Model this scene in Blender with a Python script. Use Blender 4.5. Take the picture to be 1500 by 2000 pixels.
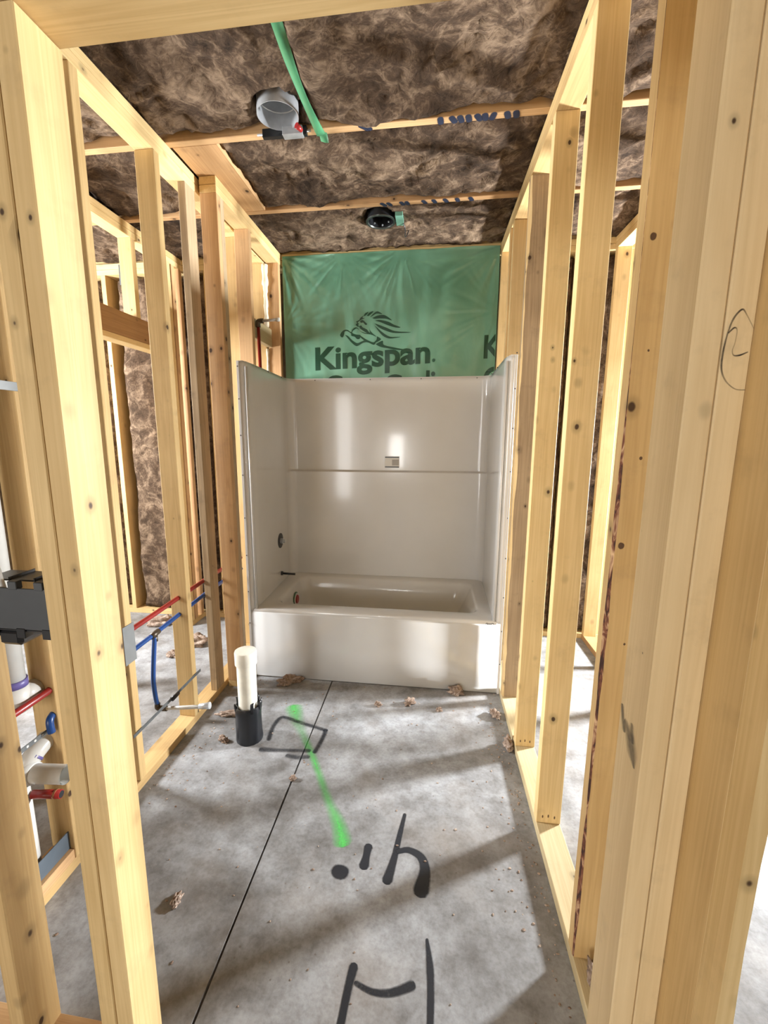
import bpy, bmesh, math, random
from mathutils import Vector, Matrix, noise

# ------------------------------------------------------------------ camera, light, exposure
S = 0.0254                                   # everything below is laid out in inches
scene = bpy.context.scene
for o in list(bpy.data.objects):
    bpy.data.objects.remove(o, do_unlink=True)
C = scene.collection

def V(x, y, z):
    return Vector((x * S, y * S, z * S))

CAM = dict(f=848.93, yaw=.1304, pitch=.1711, roll=.0019, pos=(12.963, -95.157, 58.583), px=-21.06, py=1.13)
cam_data = bpy.data.cameras.new('camera')
cam = bpy.data.objects.new('camera', cam_data)
C.objects.link(cam)
cam_data.sensor_fit = 'HORIZONTAL'
cam_data.sensor_width = 36.0
cam_data.lens = CAM['f'] / 1500 * 36
cam_data.shift_x = -CAM['px'] / 1500
cam_data.shift_y = CAM['py'] / 1500
cam_data.clip_start = 0.02
cy, sy, cp, sp = math.cos(CAM['yaw']), math.sin(CAM['yaw']), math.cos(CAM['pitch']), math.sin(CAM['pitch'])
fw = Vector((-sy * cp, cy * cp, -sp)); rt = Vector((cy, sy, 0)); up = rt.cross(fw)
cr, sr = math.cos(CAM['roll']), math.sin(CAM['roll'])
rt2 = rt * cr + up * sr; up2 = up * cr - rt * sr
m = Matrix((rt2, up2, -fw)).transposed().to_4x4()
m.translation = V(*CAM['pos'])
cam.matrix_world = m
scene.camera = cam

world = bpy.data.worlds.new('world')
scene.world = world
world.use_nodes = True
bg = world.node_tree.nodes['Background']
bg.inputs['Color'].default_value = (0.75, 0.86, 1.0, 1)
bg.inputs['Strength'].default_value = 1.0

def window_light(name, loc, size_a, size_b, direction, watts, color):
    d = bpy.data.lights.new(name, 'AREA')
    d.shape = 'RECTANGLE'; d.size = size_a * S; d.size_y = size_b * S
    d.energy = watts; d.color = color
    o = bpy.data.objects.new(name, d); C.objects.link(o)
    o.location = V(*loc)
    o.rotation_euler = Vector(direction).to_track_quat('-Z', 'Z').to_euler()
    return o
# daylight standing in the window openings of the house's outer walls
window_light('daylight_east_window', (133, 25.5, 50), 12, 34, (-1, 0, 0), 6400, (0.93, 0.965, 1.0))
window_light('daylight_west_window', (-135, -20, 72), 30, 48, (1, 0, 0), 2100, (0.95, 0.975, 1.0))
window_light('daylight_front_window', (98, -251, 54), 52, 60, (0, 1, 0), 75, (1.0, 0.965, 0.92))
window_light('daylight_patio_door', (-94, -251, 50), 68, 96, (0, 1, 0), 740, (1.0, 0.985, 0.96))
window_light('daylight_front_sidelight', (-19, -251, 46), 12, 30, (0, 1, 0), 95, (1.0, 0.98, 0.95))

scene.view_settings.view_transform = 'Standard'
scene.view_settings.look = 'None'
scene.view_settings.exposure = -2.1
scene.view_settings.gamma = 1.0
scene.view_settings.use_curve_mapping = False

# ------------------------------------------------------------------ materials
def nt(name):
    mt = bpy.data.materials.new(name); mt.use_nodes = True
    t = mt.node_tree
    return mt, t, t.nodes['Principled BSDF']
def N(t, kind, **kw):
    n = t.nodes.new('ShaderNode' + kind)
    for k, v in kw.items():
        if k.startswith('i_'):
            key = k[2:]
            n.inputs[int(key) if key.isdigit() else key.replace('_', ' ')].default_value = v
        else:
            setattr(n, k, v)
    return n
def ramp(t, src, stops):
    r = N(t, 'ValToRGB')
    e = r.color_ramp.elements
    e[0].position, e[0].color = stops[0][0], tuple(stops[0][1]) + (1,)
    e[1].position, e[1].color = stops[-1][0], tuple(stops[-1][1]) + (1,)
    for p, c in stops[1:-1]:
        x = e.new(p); x.color = tuple(c) + (1,)
    t.links.new(src, r.inputs[0])
    return r.outputs[0]
def mix(t, fac, a, b, mode='MIX'):
    n = N(t, 'Mix', data_type='RGBA', blend_type=mode)
    for s, sock in ((fac, n.inputs[0]), (a, n.inputs[6]), (b, n.inputs[7])):
        if isinstance(s, bpy.types.NodeSocket): t.links.new(s, sock)
        elif isinstance(s, (int, float)): sock.default_value = s
        else: sock.default_value = tuple(s) + (1,)
    return n.outputs[2]
def mth(t, op, a, b=None):
    n = N(t, 'Math', operation=op)
    for s, sock in ((a, n.inputs[0]), (b, n.inputs[1])):
        if s is None: continue
        if isinstance(s, bpy.types.NodeSocket): t.links.new(s, sock)
        else: sock.default_value = s
    return n.outputs[0]
def bump(t, bsdf, h, strength, dist):
    b = N(t, 'Bump', i_Strength=strength, i_Distance=dist)
    t.links.new(h, b.inputs['Height']); t.links.new(b.outputs[0], bsdf.inputs['Normal'])
def plain(name, col, rough=0.5, metal=0.0, spec=None, mottled=0.0):
    mt, t, b = nt(name)
    b.inputs['Roughness'].default_value = rough; b.inputs['Metallic'].default_value = metal
    if spec is not None: b.inputs['Specular IOR Level'].default_value = spec
    tc = N(t, 'TexCoord'); ns = N(t, 'TexNoise', i_Scale=22.0, i_Detail=4.0)
    t.links.new(tc.outputs['Object'], ns.inputs['Vector'])
    k = 1 - mottled
    t.links.new(ramp(t, ns.outputs[0], [(0.3, [c * k for c in col]), (0.7, col)]), b.inputs['Base Color'])
    return mt

def wood(name, light, dark, knots=1.0, grime=0.0, rough=0.62):
    """Softwood framing lumber: the grain follows the board's own long axis (local Z)."""
    mt, t, b = nt(name)
    tc = N(t, 'TexCoord'); oi = N(t, 'ObjectInfo')
    off = N(t, 'VectorMath', operation='SCALE'); off.inputs['Scale'].default_value = 37.0
    cmb = N(t, 'CombineXYZ')
    for i in range(3): t.links.new(oi.outputs['Random'], cmb.inputs[i])
    t.links.new(cmb.outputs[0], off.inputs[0])
    add = N(t, 'VectorMath', operation='ADD')
    t.links.new(tc.outputs['Object'], add.inputs[0]); t.links.new(off.outputs[0], add.inputs[1])
    P = add.outputs[0]
    # broad growth-ring bands
    mp = N(t, 'Mapping'); mp.inputs['Scale'].default_value = (26, 26, 0.8); t.links.new(P, mp.inputs[0])
    n1 = N(t, 'TexNoise', i_Scale=1.0, i_Detail=2.0, i_Distortion=0.6); t.links.new(mp.outputs[0], n1.inputs['Vector'])
    bands = mth(t, 'FRACT', mth(t, 'MULTIPLY', n1.outputs[0], 7.0))
    bands = mth(t, 'ABSOLUTE', mth(t, 'SUBTRACT', bands, 0.5))
    # fine fibres
    mp2 = N(t, 'Mapping'); mp2.inputs['Scale'].default_value = (260, 260, 5); t.links.new(P, mp2.inputs[0])
    n2 = N(t, 'TexNoise', i_Scale=1.0, i_Detail=3.0); t.links.new(mp2.outputs[0], n2.inputs['Vector'])
    # soft tone drift
    n3 = N(t, 'TexNoise', i_Scale=3.2, i_Detail=2.0); t.links.new(P, n3.inputs['Vector'])
    f = mth(t, 'ADD', mth(t, 'MULTIPLY', bands, 0.42), mth(t, 'ADD', mth(t, 'MULTIPLY', n2.outputs[0], 0.36), mth(t, 'MULTIPLY', n3.outputs[0], 0.72)))
    col = ramp(t, f, [(0.35, dark), (0.95, light)])
    # each board its own tone
    tone = ramp(t, oi.outputs['Random'], [(0.0, (0.86, 0.80, 0.74)), (0.5, (1, 0.97, 0.93)), (1.0, (1.04, 1.03, 1.0))])
    col = mix(t, 1.0, col, tone, 'MULTIPLY')
    # knots
    wn = N(t, 'TexNoise', i_Scale=40.0, i_Detail=1.0); t.links.new(P, wn.inputs['Vector'])
    vadd = N(t, 'MixRGB', i_0=0.012) if False else None
    mp3 = N(t, 'Mapping'); mp3.inputs['Scale'].default_value = (1, 1, 0.72); t.links.new(P, mp3.inputs[0])
    vo = N(t, 'TexVoronoi', i_Scale=14.0); t.links.new(mp3.outputs[0], vo.inputs['Vector'])
    sep = N(t, 'SeparateColor'); t.links.new(vo.outputs['Color'], sep.inputs[0])
    size = mth(t, 'MULTIPLY', mth(t, 'MAXIMUM', mth(t, 'SUBTRACT', sep.outputs[0], 0.22), 0.0), 0.19 * knots)
    dd = mth(t, 'ADD', vo.outputs['Distance'], mth(t, 'MULTIPLY', mth(t, 'SUBTRACT', wn.outputs[0], 0.5), 0.06))
    core = N(t, 'MapRange', interpolation_type='SMOOTHSTEP'); core.inputs['To Min'].default_value = 1.0; core.inputs['To Max'].default_value = 0.0
    t.links.new(dd, core.inputs['Value']); t.links.new(mth(t, 'MULTIPLY', size, 0.55), core.inputs['From Min']); t.links.new(mth(t, 'ADD', size, 0.004), core.inputs['From Max'])
    halo = N(t, 'MapRange', interpolation_type='SMOOTHSTEP'); halo.inputs['To Min'].default_value = 0.45; halo.inputs['To Max'].default_value = 0.0
    t.links.new(dd, halo.inputs['Value']); t.links.new(size, halo.inputs['From Min']); t.links.new(mth(t, 'ADD', mth(t, 'MULTIPLY', size, 2.6), 0.002), halo.inputs['From Max'])
    has = mth(t, 'GREATER_THAN', size, 0.004)
    col = mix(t, mth(t, 'MULTIPLY', halo.outputs[0], has), col, [c * 0.45 for c in dark])
    col = mix(t, mth(t, 'MULTIPLY', mth(t, 'MULTIPLY', core.outputs[0], has), 0.95), col, (0.050, 0.024, 0.012))
    # handling grime and scuffs
    n4 = N(t, 'TexNoise', i_Scale=9.0, i_Detail=5.0, i_Roughness=0.65); t.links.new(P, n4.inputs['Vector'])
    g = ramp(t, n4.outputs[0], [(0.56, (0, 0, 0)), (0.78, (1, 1, 1))])
    col = mix(t, mth(t, 'MULTIPLY', g, 0.22 + grime), col, (0.16, 0.115, 0.075))
    t.links.new(col, b.inputs['Base Color'])
    b.inputs['Roughness'].default_value = rough
    b.inputs['Specular IOR Level'].default_value = 0.3
    bump(t, b, f, 0.25, 0.0006)
    return mt

W_PINE = wood('pine_lumber', (0.71, 0.525, 0.262), (0.52, 0.350, 0.148))
W_PALE = wood('pale_pine_lumber', (0.78, 0.595, 0.308), (0.60, 0.420, 0.185), knots=0.9)
W_CREAM = wood('cream_pine_lumber', (0.90, 0.75, 0.47), (0.76, 0.60, 0.34), knots=0.8)
W_RED = wood('reddish_pine_lumber', (0.64, 0.42, 0.22), (0.45, 0.26, 0.12), knots=1.1)
W_DARK = wood('brown_header_lumber', (0.42, 0.25, 0.11), (0.26, 0.14, 0.06), knots=0.7)
W_GREEN = wood('treated_plate_lumber', (0.66, 0.57, 0.36), (0.47, 0.385, 0.215), knots=0.8)
W_GREY = wood('weathered_lumber', (0.56, 0.43, 0.27), (0.31, 0.22, 0.13), knots=0.9, grime=0.25)

def insulation(name, dark, mid, light, scale=1.0):
    mt, t, b = nt(name)
    tc = N(t, 'TexCoord')
    w = N(t, 'TexNoise', i_Scale=3.2 * scale, i_Detail=3.0); t.links.new(tc.outputs['Object'], w.inputs['Vector'])
    mm = N(t, 'Mix', data_type='VECTOR'); mm.inputs[0].default_value = 0.16
    t.links.new(tc.outputs['Object'], mm.inputs[4]); t.links.new(w.outputs['Color'], mm.inputs[5])
    n1 = N(t, 'TexNoise', i_Scale=8.0 * scale, i_Detail=7.0, i_Roughness=0.62, i_Distortion=1.6); t.links.new(mm.outputs[1], n1.inputs['Vector'])
    n2 = N(t, 'TexNoise', i_Scale=46.0 * scale, i_Detail=5.0, i_Roughness=0.7, i_Distortion=2.4); t.links.new(mm.outputs[1], n2.inputs['Vector'])
    n3 = N(t, 'TexNoise', i_Scale=2.2 * scale, i_Detail=2.0); t.links.new(tc.outputs['Object'], n3.inputs['Vector'])
    f = mth(t, 'ADD', mth(t, 'MULTIPLY', n1.outputs[0], 0.62), mth(t, 'ADD', mth(t, 'MULTIPLY', n2.outputs[0], 0.38), mth(t, 'MULTIPLY', mth(t, 'SUBTRACT', n3.outputs[0], 0.5), 0.28)))
    n4 = N(t, 'TexNoise', i_Scale=11.0 * scale, i_Detail=3.0, i_Roughness=0.5, i_Distortion=0.8); t.links.new(mm.outputs[1], n4.inputs['Vector'])
    ridge = mth(t, 'SUBTRACT', 1.0, mth(t, 'ABSOLUTE', mth(t, 'MULTIPLY', mth(t, 'SUBTRACT', n4.outputs[0], 0.5), 7.0)))
    ridge = mth(t, 'POWER', mth(t, 'MAXIMUM', ridge, 0.0), 2.5)
    f = mth(t, 'ADD', f, mth(t, 'MULTIPLY', mth(t, 'SUBTRACT', ridge, 0.3), 0.09))
    col = ramp(t, f, [(0.34, dark), (0.49, mid), (0.68, light)])
    t.links.new(col, b.inputs['Base Color'])
    b.inputs['Roughness'].default_value = 0.95; b.inputs['Specular IOR Level'].default_value = 0.12
    bump(t, b, f, 0.9, 0.012)
    return mt
M_INS = insulation('brown_fibreglass', (0.022, 0.014, 0.009), (0.080, 0.051, 0.032), (0.27, 0.19, 0.125), 0.66)
M_TUFT = insulation('fibreglass_tuft', (0.16, 0.10, 0.07), (0.42, 0.31, 0.24), (0.75, 0.64, 0.54), 3.0)

def concrete():
    mt, t, b = nt('concrete_slab')
    tc = N(t, 'TexCoord'); P = tc.outputs['Object']
    n1 = N(t, 'TexNoise', i_Scale=1.5, i_Detail=6.0, i_Roughness=0.6, i_Distortion=0.6); t.links.new(P, n1.inputs['Vector'])
    n2 = N(t, 'TexNoise', i_Scale=9.0, i_Detail=8.0, i_Roughness=0.7); t.links.new(P, n2.inputs['Vector'])
    n3 = N(t, 'TexNoise', i_Scale=85.0, i_Detail=4.0); t.links.new(P, n3.inputs['Vector'])
    col = ramp(t, n1.outputs[0], [(0.30, (0.175, 0.167, 0.158)), (0.5, (0.34, 0.347, 0.356)), (0.70, (0.475, 0.49, 0.51))])
    col = mix(t, 0.75, col, ramp(t, n2.outputs[0], [(0.36, (0.42, 0.39, 0.36)), (0.60, (1, 1, 1))]), 'MULTIPLY')
    col = mix(t, 0.35, col, ramp(t, n3.outputs[0], [(0.30, (0.55, 0.53, 0.50)), (0.55, (1, 1, 1))]), 'MULTIPLY')
    # trodden-in dark crumbs
    vo = N(t, 'TexVoronoi', i_Scale=26.0); t.links.new(P, vo.inputs['Vector'])
    sp_ = ramp(t, vo.outputs['Distance'], [(0.05, (1, 1, 1)), (0.10, (0, 0, 0))])
    s2 = N(t, 'SeparateColor'); t.links.new(vo.outputs['Color'], s2.inputs[0])
    col = mix(t, mth(t, 'MULTIPLY', sp_, mth(t, 'MULTIPLY', mth(t, 'GREATER_THAN', s2.outputs[0], 0.72), 0.6)), col, (0.13, 0.10, 0.08))
    # tan saw dust drifts
    n5 = N(t, 'TexNoise', i_Scale=2.6, i_Detail=4.0); t.links.new(P, n5.inputs['Vector'])
    col = mix(t, mth(t, 'MULTIPLY', ramp(t, n5.outputs[0], [(0.5, (0, 0, 0)), (0.75, (1, 1, 1))]), 0.30), col, (0.36, 0.30, 0.24))
    t.links.new(col, b.inputs['Base Color'])
    b.inputs['Roughness'].default_value = 0.62
    b.inputs['Specular IOR Level'].default_value = 0.35
    h = mth(t, 'ADD', n3.outputs[0], mth(t, 'MULTIPLY', n2.outputs[0], 1.5))
    bump(t, b, h, 0.18, 0.002)
    return mt
M_FLOOR = concrete()

def gelcoat():
    mt, t, b = nt('white_gelcoat')
    tc = N(t, 'TexCoord')
    n = N(t, 'TexNoise', i_Scale=3.0, i_Detail=3.0); t.links.new(tc.outputs['Object'], n.inputs['Vector'])
    t.links.new(ramp(t, n.outputs[0], [(0.3, (0.65, 0.642, 0.62)), (0.7, (0.69, 0.683, 0.665))]), b.inputs['Base Color'])
    b.inputs['Roughness'].default_value = 0.17
    b.inputs['Coat Weight'].default_value = 0.35; b.inputs['Coat Roughness'].default_value = 0.06
    mp = N(t, 'Mapping'); mp.inputs['Scale'].default_value = (1.0, 1.0, 0.25); t.links.new(tc.outputs['Object'], mp.inputs[0])
    n2 = N(t, 'TexNoise', i_Scale=7.0, i_Detail=2.0); t.links.new(mp.outputs[0], n2.inputs['Vector'])
    bump(t, b, n2.outputs[0], 0.10, 0.006)
    return mt
M_TUB = gelcoat()

def film():
    mt, t, b = nt('green_poly_film')
    tc = N(t, 'TexCoord')
    n = N(t, 'TexNoise', i_Scale=2.2, i_Detail=4.0); t.links.new(tc.outputs['Object'], n.inputs['Vector'])
    t.links.new(ramp(t, n.outputs[0], [(0.35, (0.115, 0.280, 0.182)), (0.7, (0.190, 0.385, 0.268))]), b.inputs['Base Color'])
    b.inputs['Roughness'].default_value = 0.24
    b.inputs['Coat Weight'].default_value = 0.4
    mp = N(t, 'Mapping'); mp.inputs['Scale'].default_value = (3.0, 1.0, 1.0); t.links.new(tc.outputs['Object'], mp.inputs[0])
    n2 = N(t, 'TexNoise', i_Scale=5.0, i_Detail=3.0, i_Distortion=0.5); t.links.new(mp.outputs[0], n2.inputs['Vector'])
    bump(t, b, n2.outputs[0], 0.35, 0.008)
    tr = N(t, 'BsdfTransparent'); tr.inputs[0].default_value = (0.35, 0.75, 0.52, 1)
    ms = N(t, 'MixShader'); ms.inputs[0].default_value = 0.90
    out = t.nodes['Material Output']
    t.links.new(tr.outputs[0], ms.inputs[1]); t.links.new(b.outputs[0], ms.inputs[2]); t.links.new(ms.outputs[0], out.inputs[0])
    return mt
M_FILM = film()
M_PRINT = plain('dark_green_ink', (0.003, 0.042, 0.018), 0.35)
M_PVC = plain('white_pvc', (0.62, 0.61, 0.57), 0.28, mottled=0.06)
M_PVC_OLD = plain('dusty_white_pvc', (0.80, 0.77, 0.66), 0.35, mottled=0.14)
M_PURPLE = plain('purple_primer', (0.12, 0.10, 0.28), 0.4)
M_REDPEX = plain('red_pex', (0.24, 0.014, 0.011), 0.35)
M_BLUEPEX = plain('blue_pex', (0.012, 0.058, 0.22), 0.32)
M_STEEL = plain('galvanised_steel', (0.62, 0.64, 0.66), 0.38, 0.55, mottled=0.25)
M_STRAP = plain('dull_steel_strap', (0.17, 0.18, 0.18), 0.5, 0.6, mottled=0.3)
M_PLATE = plain('grey_nail_plate', (0.24, 0.25, 0.25), 0.55, 0.35, mottled=0.1)
M_SLATE = plain('slate_grey_plate', (0.10, 0.125, 0.15), 0.55, 0.2, mottled=0.1)
M_BLACK = plain('black_plastic', (0.017, 0.018, 0.020), 0.30, mottled=0.2)
M_BOX = plain('charcoal_box_plastic', (0.042, 0.045, 0.048), 0.5, mottled=0.15)
M_RUBBER = plain('black_sleeve', (0.010, 0.011, 0.014), 0.28, mottled=0.2)
M_CABLE = plain('white_cable_jacket', (0.72, 0.70, 0.64), 0.45)
M_FOAM = plain('spray_foam', (0.78, 0.70, 0.52), 0.7, mottled=0.12)
M_TAPE = plain('green_plastic_strip', (0.075, 0.27, 0.13), 0.35, mottled=0.15)
M_BRASS = plain('dark_brass_fitting', (0.09, 0.07, 0.05), 0.4, 0.6)
M_RED = plain('red_plastic', (0.33, 0.02, 0.02), 0.35)
M_GREENP = plain('green_gasket', (0.02, 0.12, 0.05), 0.45)
M_OSB = plain('sheathing_board', (0.30, 0.21, 0.12), 0.8, mottled=0.4)
M_BARK = None

def bark():
    mt, t, b = nt('bark_wane')
    tc = N(t, 'TexCoord'); mp = N(t, 'Mapping'); mp.inputs['Scale'].default_value = (60, 60, 22); t.links.new(tc.outputs['Object'], mp.inputs[0])
    n = N(t, 'TexNoise', i_Scale=1.0, i_Detail=6.0, i_Distortion=1.2); t.links.new(mp.outputs[0], n.inputs['Vector'])
    t.links.new(ramp(t, n.outputs[0], [(0.38, (0.035, 0.012, 0.008)), (0.52, (0.17, 0.058, 0.028)), (0.70, (0.62, 0.42, 0.24))]), b.inputs['Base Color'])
    b.inputs['Roughness'].default_value = 0.85
    bump(t, b, n.outputs[0], 0.7, 0.003)
    return mt
M_BARK = bark()

def ink(name, col, rough=0.6):
    """A paint or marker film; its cover at each point is stored on the mesh as 'cover'."""
    mt, t, b = nt(name)
    at = N(t, 'Attribute'); at.attribute_name = 'cover'
    tc = N(t, 'TexCoord'); n = N(t, 'TexNoise', i_Scale=130.0, i_Detail=3.0); t.links.new(tc.outputs['Object'], n.inputs['Vector'])
    n2 = N(t, 'TexNoise', i_Scale=24.0, i_Detail=3.0); t.links.new(tc.outputs['Object'], n2.inputs['Vector'])
    grit = mth(t, 'ADD', mth(t, 'MULTIPLY', n.outputs[0], 0.9), mth(t, 'MULTIPLY', n2.outputs[0], 0.7))
    f = mth(t, 'MULTIPLY', at.outputs['Fac'], mth(t, 'ADD', grit, 0.35))
    f = mth(t, 'MINIMUM', f, 1.0)
    b.inputs['Base Color'].default_value = tuple(col) + (1,); b.inputs['Roughness'].default_value = rough
    tr = N(t, 'BsdfTransparent'); ms = N(t, 'MixShader')
    t.links.new(f, ms.inputs[0]); t.links.new(tr.outputs[0], ms.inputs[1]); t.links.new(b.outputs[0], ms.inputs[2])
    t.links.new(ms.outputs[0], t.nodes['Material Output'].inputs[0])
    return mt
I_BLACK = ink('black_marker_paint', (0.016, 0.018, 0.024), 0.5)
I_GREEN = ink('green_spray_paint', (0.09, 0.55, 0.10), 0.6)
I_BLUE = ink('navy_stamp_ink', (0.012, 0.018, 0.045), 0.6)
I_BROWN = ink('brown_resin', (0.10, 0.05, 0.022), 0.6)

# ------------------------------------------------------------------ helpers
def tag(o, label, cat, group=None, kind=None):
    o['label'] = label; o['category'] = cat
    if group: o['group'] = group
    if kind: o['kind'] = kind
    return o
def empty(name, loc=(0, 0, 0)):
    o = bpy.data.objects.new(name, None); C.objects.link(o)
    o.location = V(*loc); o.empty_display_size = 0.05
    return o
def world_offset(parent):
    v = Vector((0, 0, 0))
    while parent:
        v += parent.location; parent = parent.parent
    return v
def put(o, parent=None):
    C.objects.link(o)
    if parent:
        o.location = o.location - world_offset(parent)
        o.parent = parent
    return o
def obj(name, me, mat, parent=None, loc=(0, 0, 0), smooth=False):
    if mat and not me.materials: me.materials.append(mat)
    if smooth:
        for p in me.polygons: p.use_smooth = True
    o = bpy.data.objects.new(name, me); o.location = V(*loc)
    return put(o, parent)
def mesh_of(name, bm):
    me = bpy.data.meshes.new(name); bm.to_mesh(me); bm.free()
    return me

_cache = {}
def box_mesh(a, b, c, bev, mat):
    k = (round(a, 3), round(b, 3), round(c, 3), bev, mat.name)
    if k not in _cache:
        bm = bmesh.new()
        bmesh.ops.create_cube(bm, size=1.0)
        bmesh.ops.scale(bm, vec=(a * S, b * S, c * S), verts=bm.verts)
        if bev:
            bmesh.ops.bevel(bm, geom=bm.edges[:], offset=bev * S, segments=1, affect='EDGES', profile=0.5)
        me = mesh_of('board', bm); me.materials.append(mat)
        _cache[k] = me
    return _cache[k]
def board(name, parent, x, y, z, mat=None, bev=0.08, turn=0.0):
    """A piece of lumber filling x0..x1, y0..y1, z0..z1; local Z runs along the grain."""
    mat = mat or W_PINE
    dx, dy, dz = x[1] - x[0], y[1] - y[0], z[1] - z[0]
    c = ((x[0] + x[1]) / 2, (y[0] + y[1]) / 2, (z[0] + z[1]) / 2)
    L = max(dx, dy, dz)
    if L == dz: me, rot = box_mesh(dx, dy, dz, bev, mat), (0, 0, 0)
    elif L == dy: me, rot = box_mesh(dx, dz, dy, bev, mat), (math.pi / 2, 0, 0)
    else: me, rot = box_mesh(dz, dy, dx, bev, mat), (0, math.pi / 2, 0)
    o = bpy.data.objects.new(name, me)
    o.location = V(*c); o.rotation_euler = rot
    if turn: o.rotation_euler = (rot[0], rot[1], rot[2] + turn)
    return put(o, parent)
def block(name, parent, x, y, z, mat, bev=0.05):
    return board(name, parent, x, y, z, mat, bev)

def tube_bm(bm, pts, r, seg=14, caps=True, rr=None):
    """Sweep a circle along pts (inches)."""
    P = [Vector(p) for p in pts]
    rings = []
    prev = None
    for i, p in enumerate(P):
        d = (P[min(i + 1, len(P) - 1)] - P[max(i - 1, 0)]).normalized()
        if prev is None:
            a = Vector((0, 0, 1)) if abs(d.z) < 0.9 else Vector((1, 0, 0))
            u = d.cross(a).normalized()
        else:
            u = (prev - d * prev.dot(d)).normalized()
        prev = u
        w = d.cross(u)
        rad = rr[i] if rr else r
        rings.append([bm.verts.new((p + (u * math.cos(2 * math.pi * k / seg) + w * math.sin(2 * math.pi * k / seg)) * rad) * S) for k in range(seg)])
    for a, b in zip(rings, rings[1:]):
        for k in range(seg):
            bm.faces.new((a[k], a[(k + 1) % seg], b[(k + 1) % seg], b[k]))
    if caps:
        bm.faces.new(rings[0][::-1]); bm.faces.new(rings[-1])
    return rings
def tube(name, parent, pts, r, mat, seg=14, rr=None, smooth=True, caps=True):
    bm = bmesh.new(); tube_bm(bm, pts, r, seg, caps, rr)
    bmesh.ops.recalc_face_normals(bm, faces=bm.faces)
    me = mesh_of(name, bm); me.materials.append(mat)
    if smooth:
        for p in me.polygons: p.use_smooth = len(p.vertices) == 4
    return obj(name, me, None, parent)
def bezier(pts, n=8):
    """Catmull-Rom through pts."""
    P = [Vector(p) for p in pts]; out = []
    for i in range(len(P) - 1):
        p0, p1, p2, p3 = P[max(i - 1, 0)], P[i], P[i + 1], P[min(i + 2, len(P) - 1)]
        for k in range(n):
            s = k / n
            out.append(0.5 * ((2 * p1) + (p2 - p0) * s + (2 * p0 - 5 * p1 + 4 * p2 - p3) * s * s + (3 * p1 - p0 - 3 * p2 + p3) * s ** 3))
    out.append(P[-1])
    return out
def lathe(name, parent, prof, mat, center, axis='Z', seg=32, smooth=True):
    """prof: (radius, height) pairs around center; closed where the radius is 0."""
    bm = bmesh.new(); rings = []
    for r, h in prof:
        ring = []
        for k in range(seg):
            a = 2 * math.pi * k / seg
            p = (r * math.cos(a), r * math.sin(a), h)
            if axis == 'X': p = (p[2], p[0], p[1])
            if axis == 'Y': p = (p[0], p[2], p[1])
            ring.append(bm.verts.new((Vector(p) + Vector(center)) * S))
        rings.append(ring)
    for a, b in zip(rings, rings[1:]):
        for k in range(seg):
            bm.faces.new((a[k], a[(k + 1) % seg], b[(k + 1) % seg], b[k]))
    bmesh.ops.remove_doubles(bm, verts=bm.verts, dist=1e-5)
    bmesh.ops.recalc_face_normals(bm, faces=bm.faces)
    me = mesh_of(name, bm); me.materials.append(mat)
    if smooth:
        for p in me.polygons: p.use_smooth = True
        try: me.set_sharp_from_angle(angle=math.radians(40))
        except Exception: pass
    return obj(name, me, None, parent)

def strokes(name, parent, items, mat, frame, lift=0.012, soft=0.3):
    """Flat painted strokes. items: list of (points2d, widths, strength); frame(u, v, h) -> inches."""
    bm = bmesh.new(); lay = bm.verts.layers.float.new('cover')
    for k, (pts, wd, st) in enumerate(items):
        if not isinstance(wd, (list, tuple)): wd = [wd] * len(pts)
        if not isinstance(st, (list, tuple)): st = [st] * len(pts)
        q = bezier([(p[0], p[1], 0) for p in pts], 6) if len(pts) > 1 else [Vector((pts[0][0], pts[0][1], 0))]
        W = bezier([(w, s, 0) for w, s in zip(wd, st)], 6) if len(pts) > 1 else [Vector((wd[0], st[0], 0))]
        # rounded ends
        d0 = (q[0] - q[1]).normalized(); d1 = (q[-1] - q[-2]).normalized()
        q = [q[0] + d0 * W[0].x * 0.5, q[0] + d0 * W[0].x * 0.36] + q + [q[-1] + d1 * W[-1].x * 0.36, q[-1] + d1 * W[-1].x * 0.5]
        W = [Vector((W[0].x * 0.15, W[0].y * 0.4, 0)), Vector((W[0].x * 0.72, W[0].y, 0))] + W + [Vector((W[-1].x * 0.72, W[-1].y, 0)), Vector((W[-1].x * 0.15, W[-1].y * 0.4, 0))]
        rows = []
        prof = [(-0.5 - soft * 0.5, 0), (-0.5 + soft * 0.5, 1), (0, 1), (0.5 - soft * 0.5, 1), (0.5 + soft * 0.5, 0)]
        for i, p in enumerate(q):
            d = (q[min(i + 1, len(q) - 1)] - q[max(i - 1, 0)]).normalized()
            nrm = Vector((-d.y, d.x, 0))
            row = []
            for s, c in prof:
                a = p + nrm * s * W[i].x
                v = bm.verts.new(Vector(frame(a.x, a.y, lift + 0.004 * k)) * S); v[lay] = c * W[i].y
                row.append(v)
            rows.append(row)
        for a, b in zip(rows, rows[1:]):
            for j in range(len(prof) - 1):
                bm.faces.new((a[j], a[j + 1], b[j + 1], b[j]))
    me = mesh_of(name, bm); me.materials.append(mat)
    return obj(name, me, None, parent)
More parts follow.
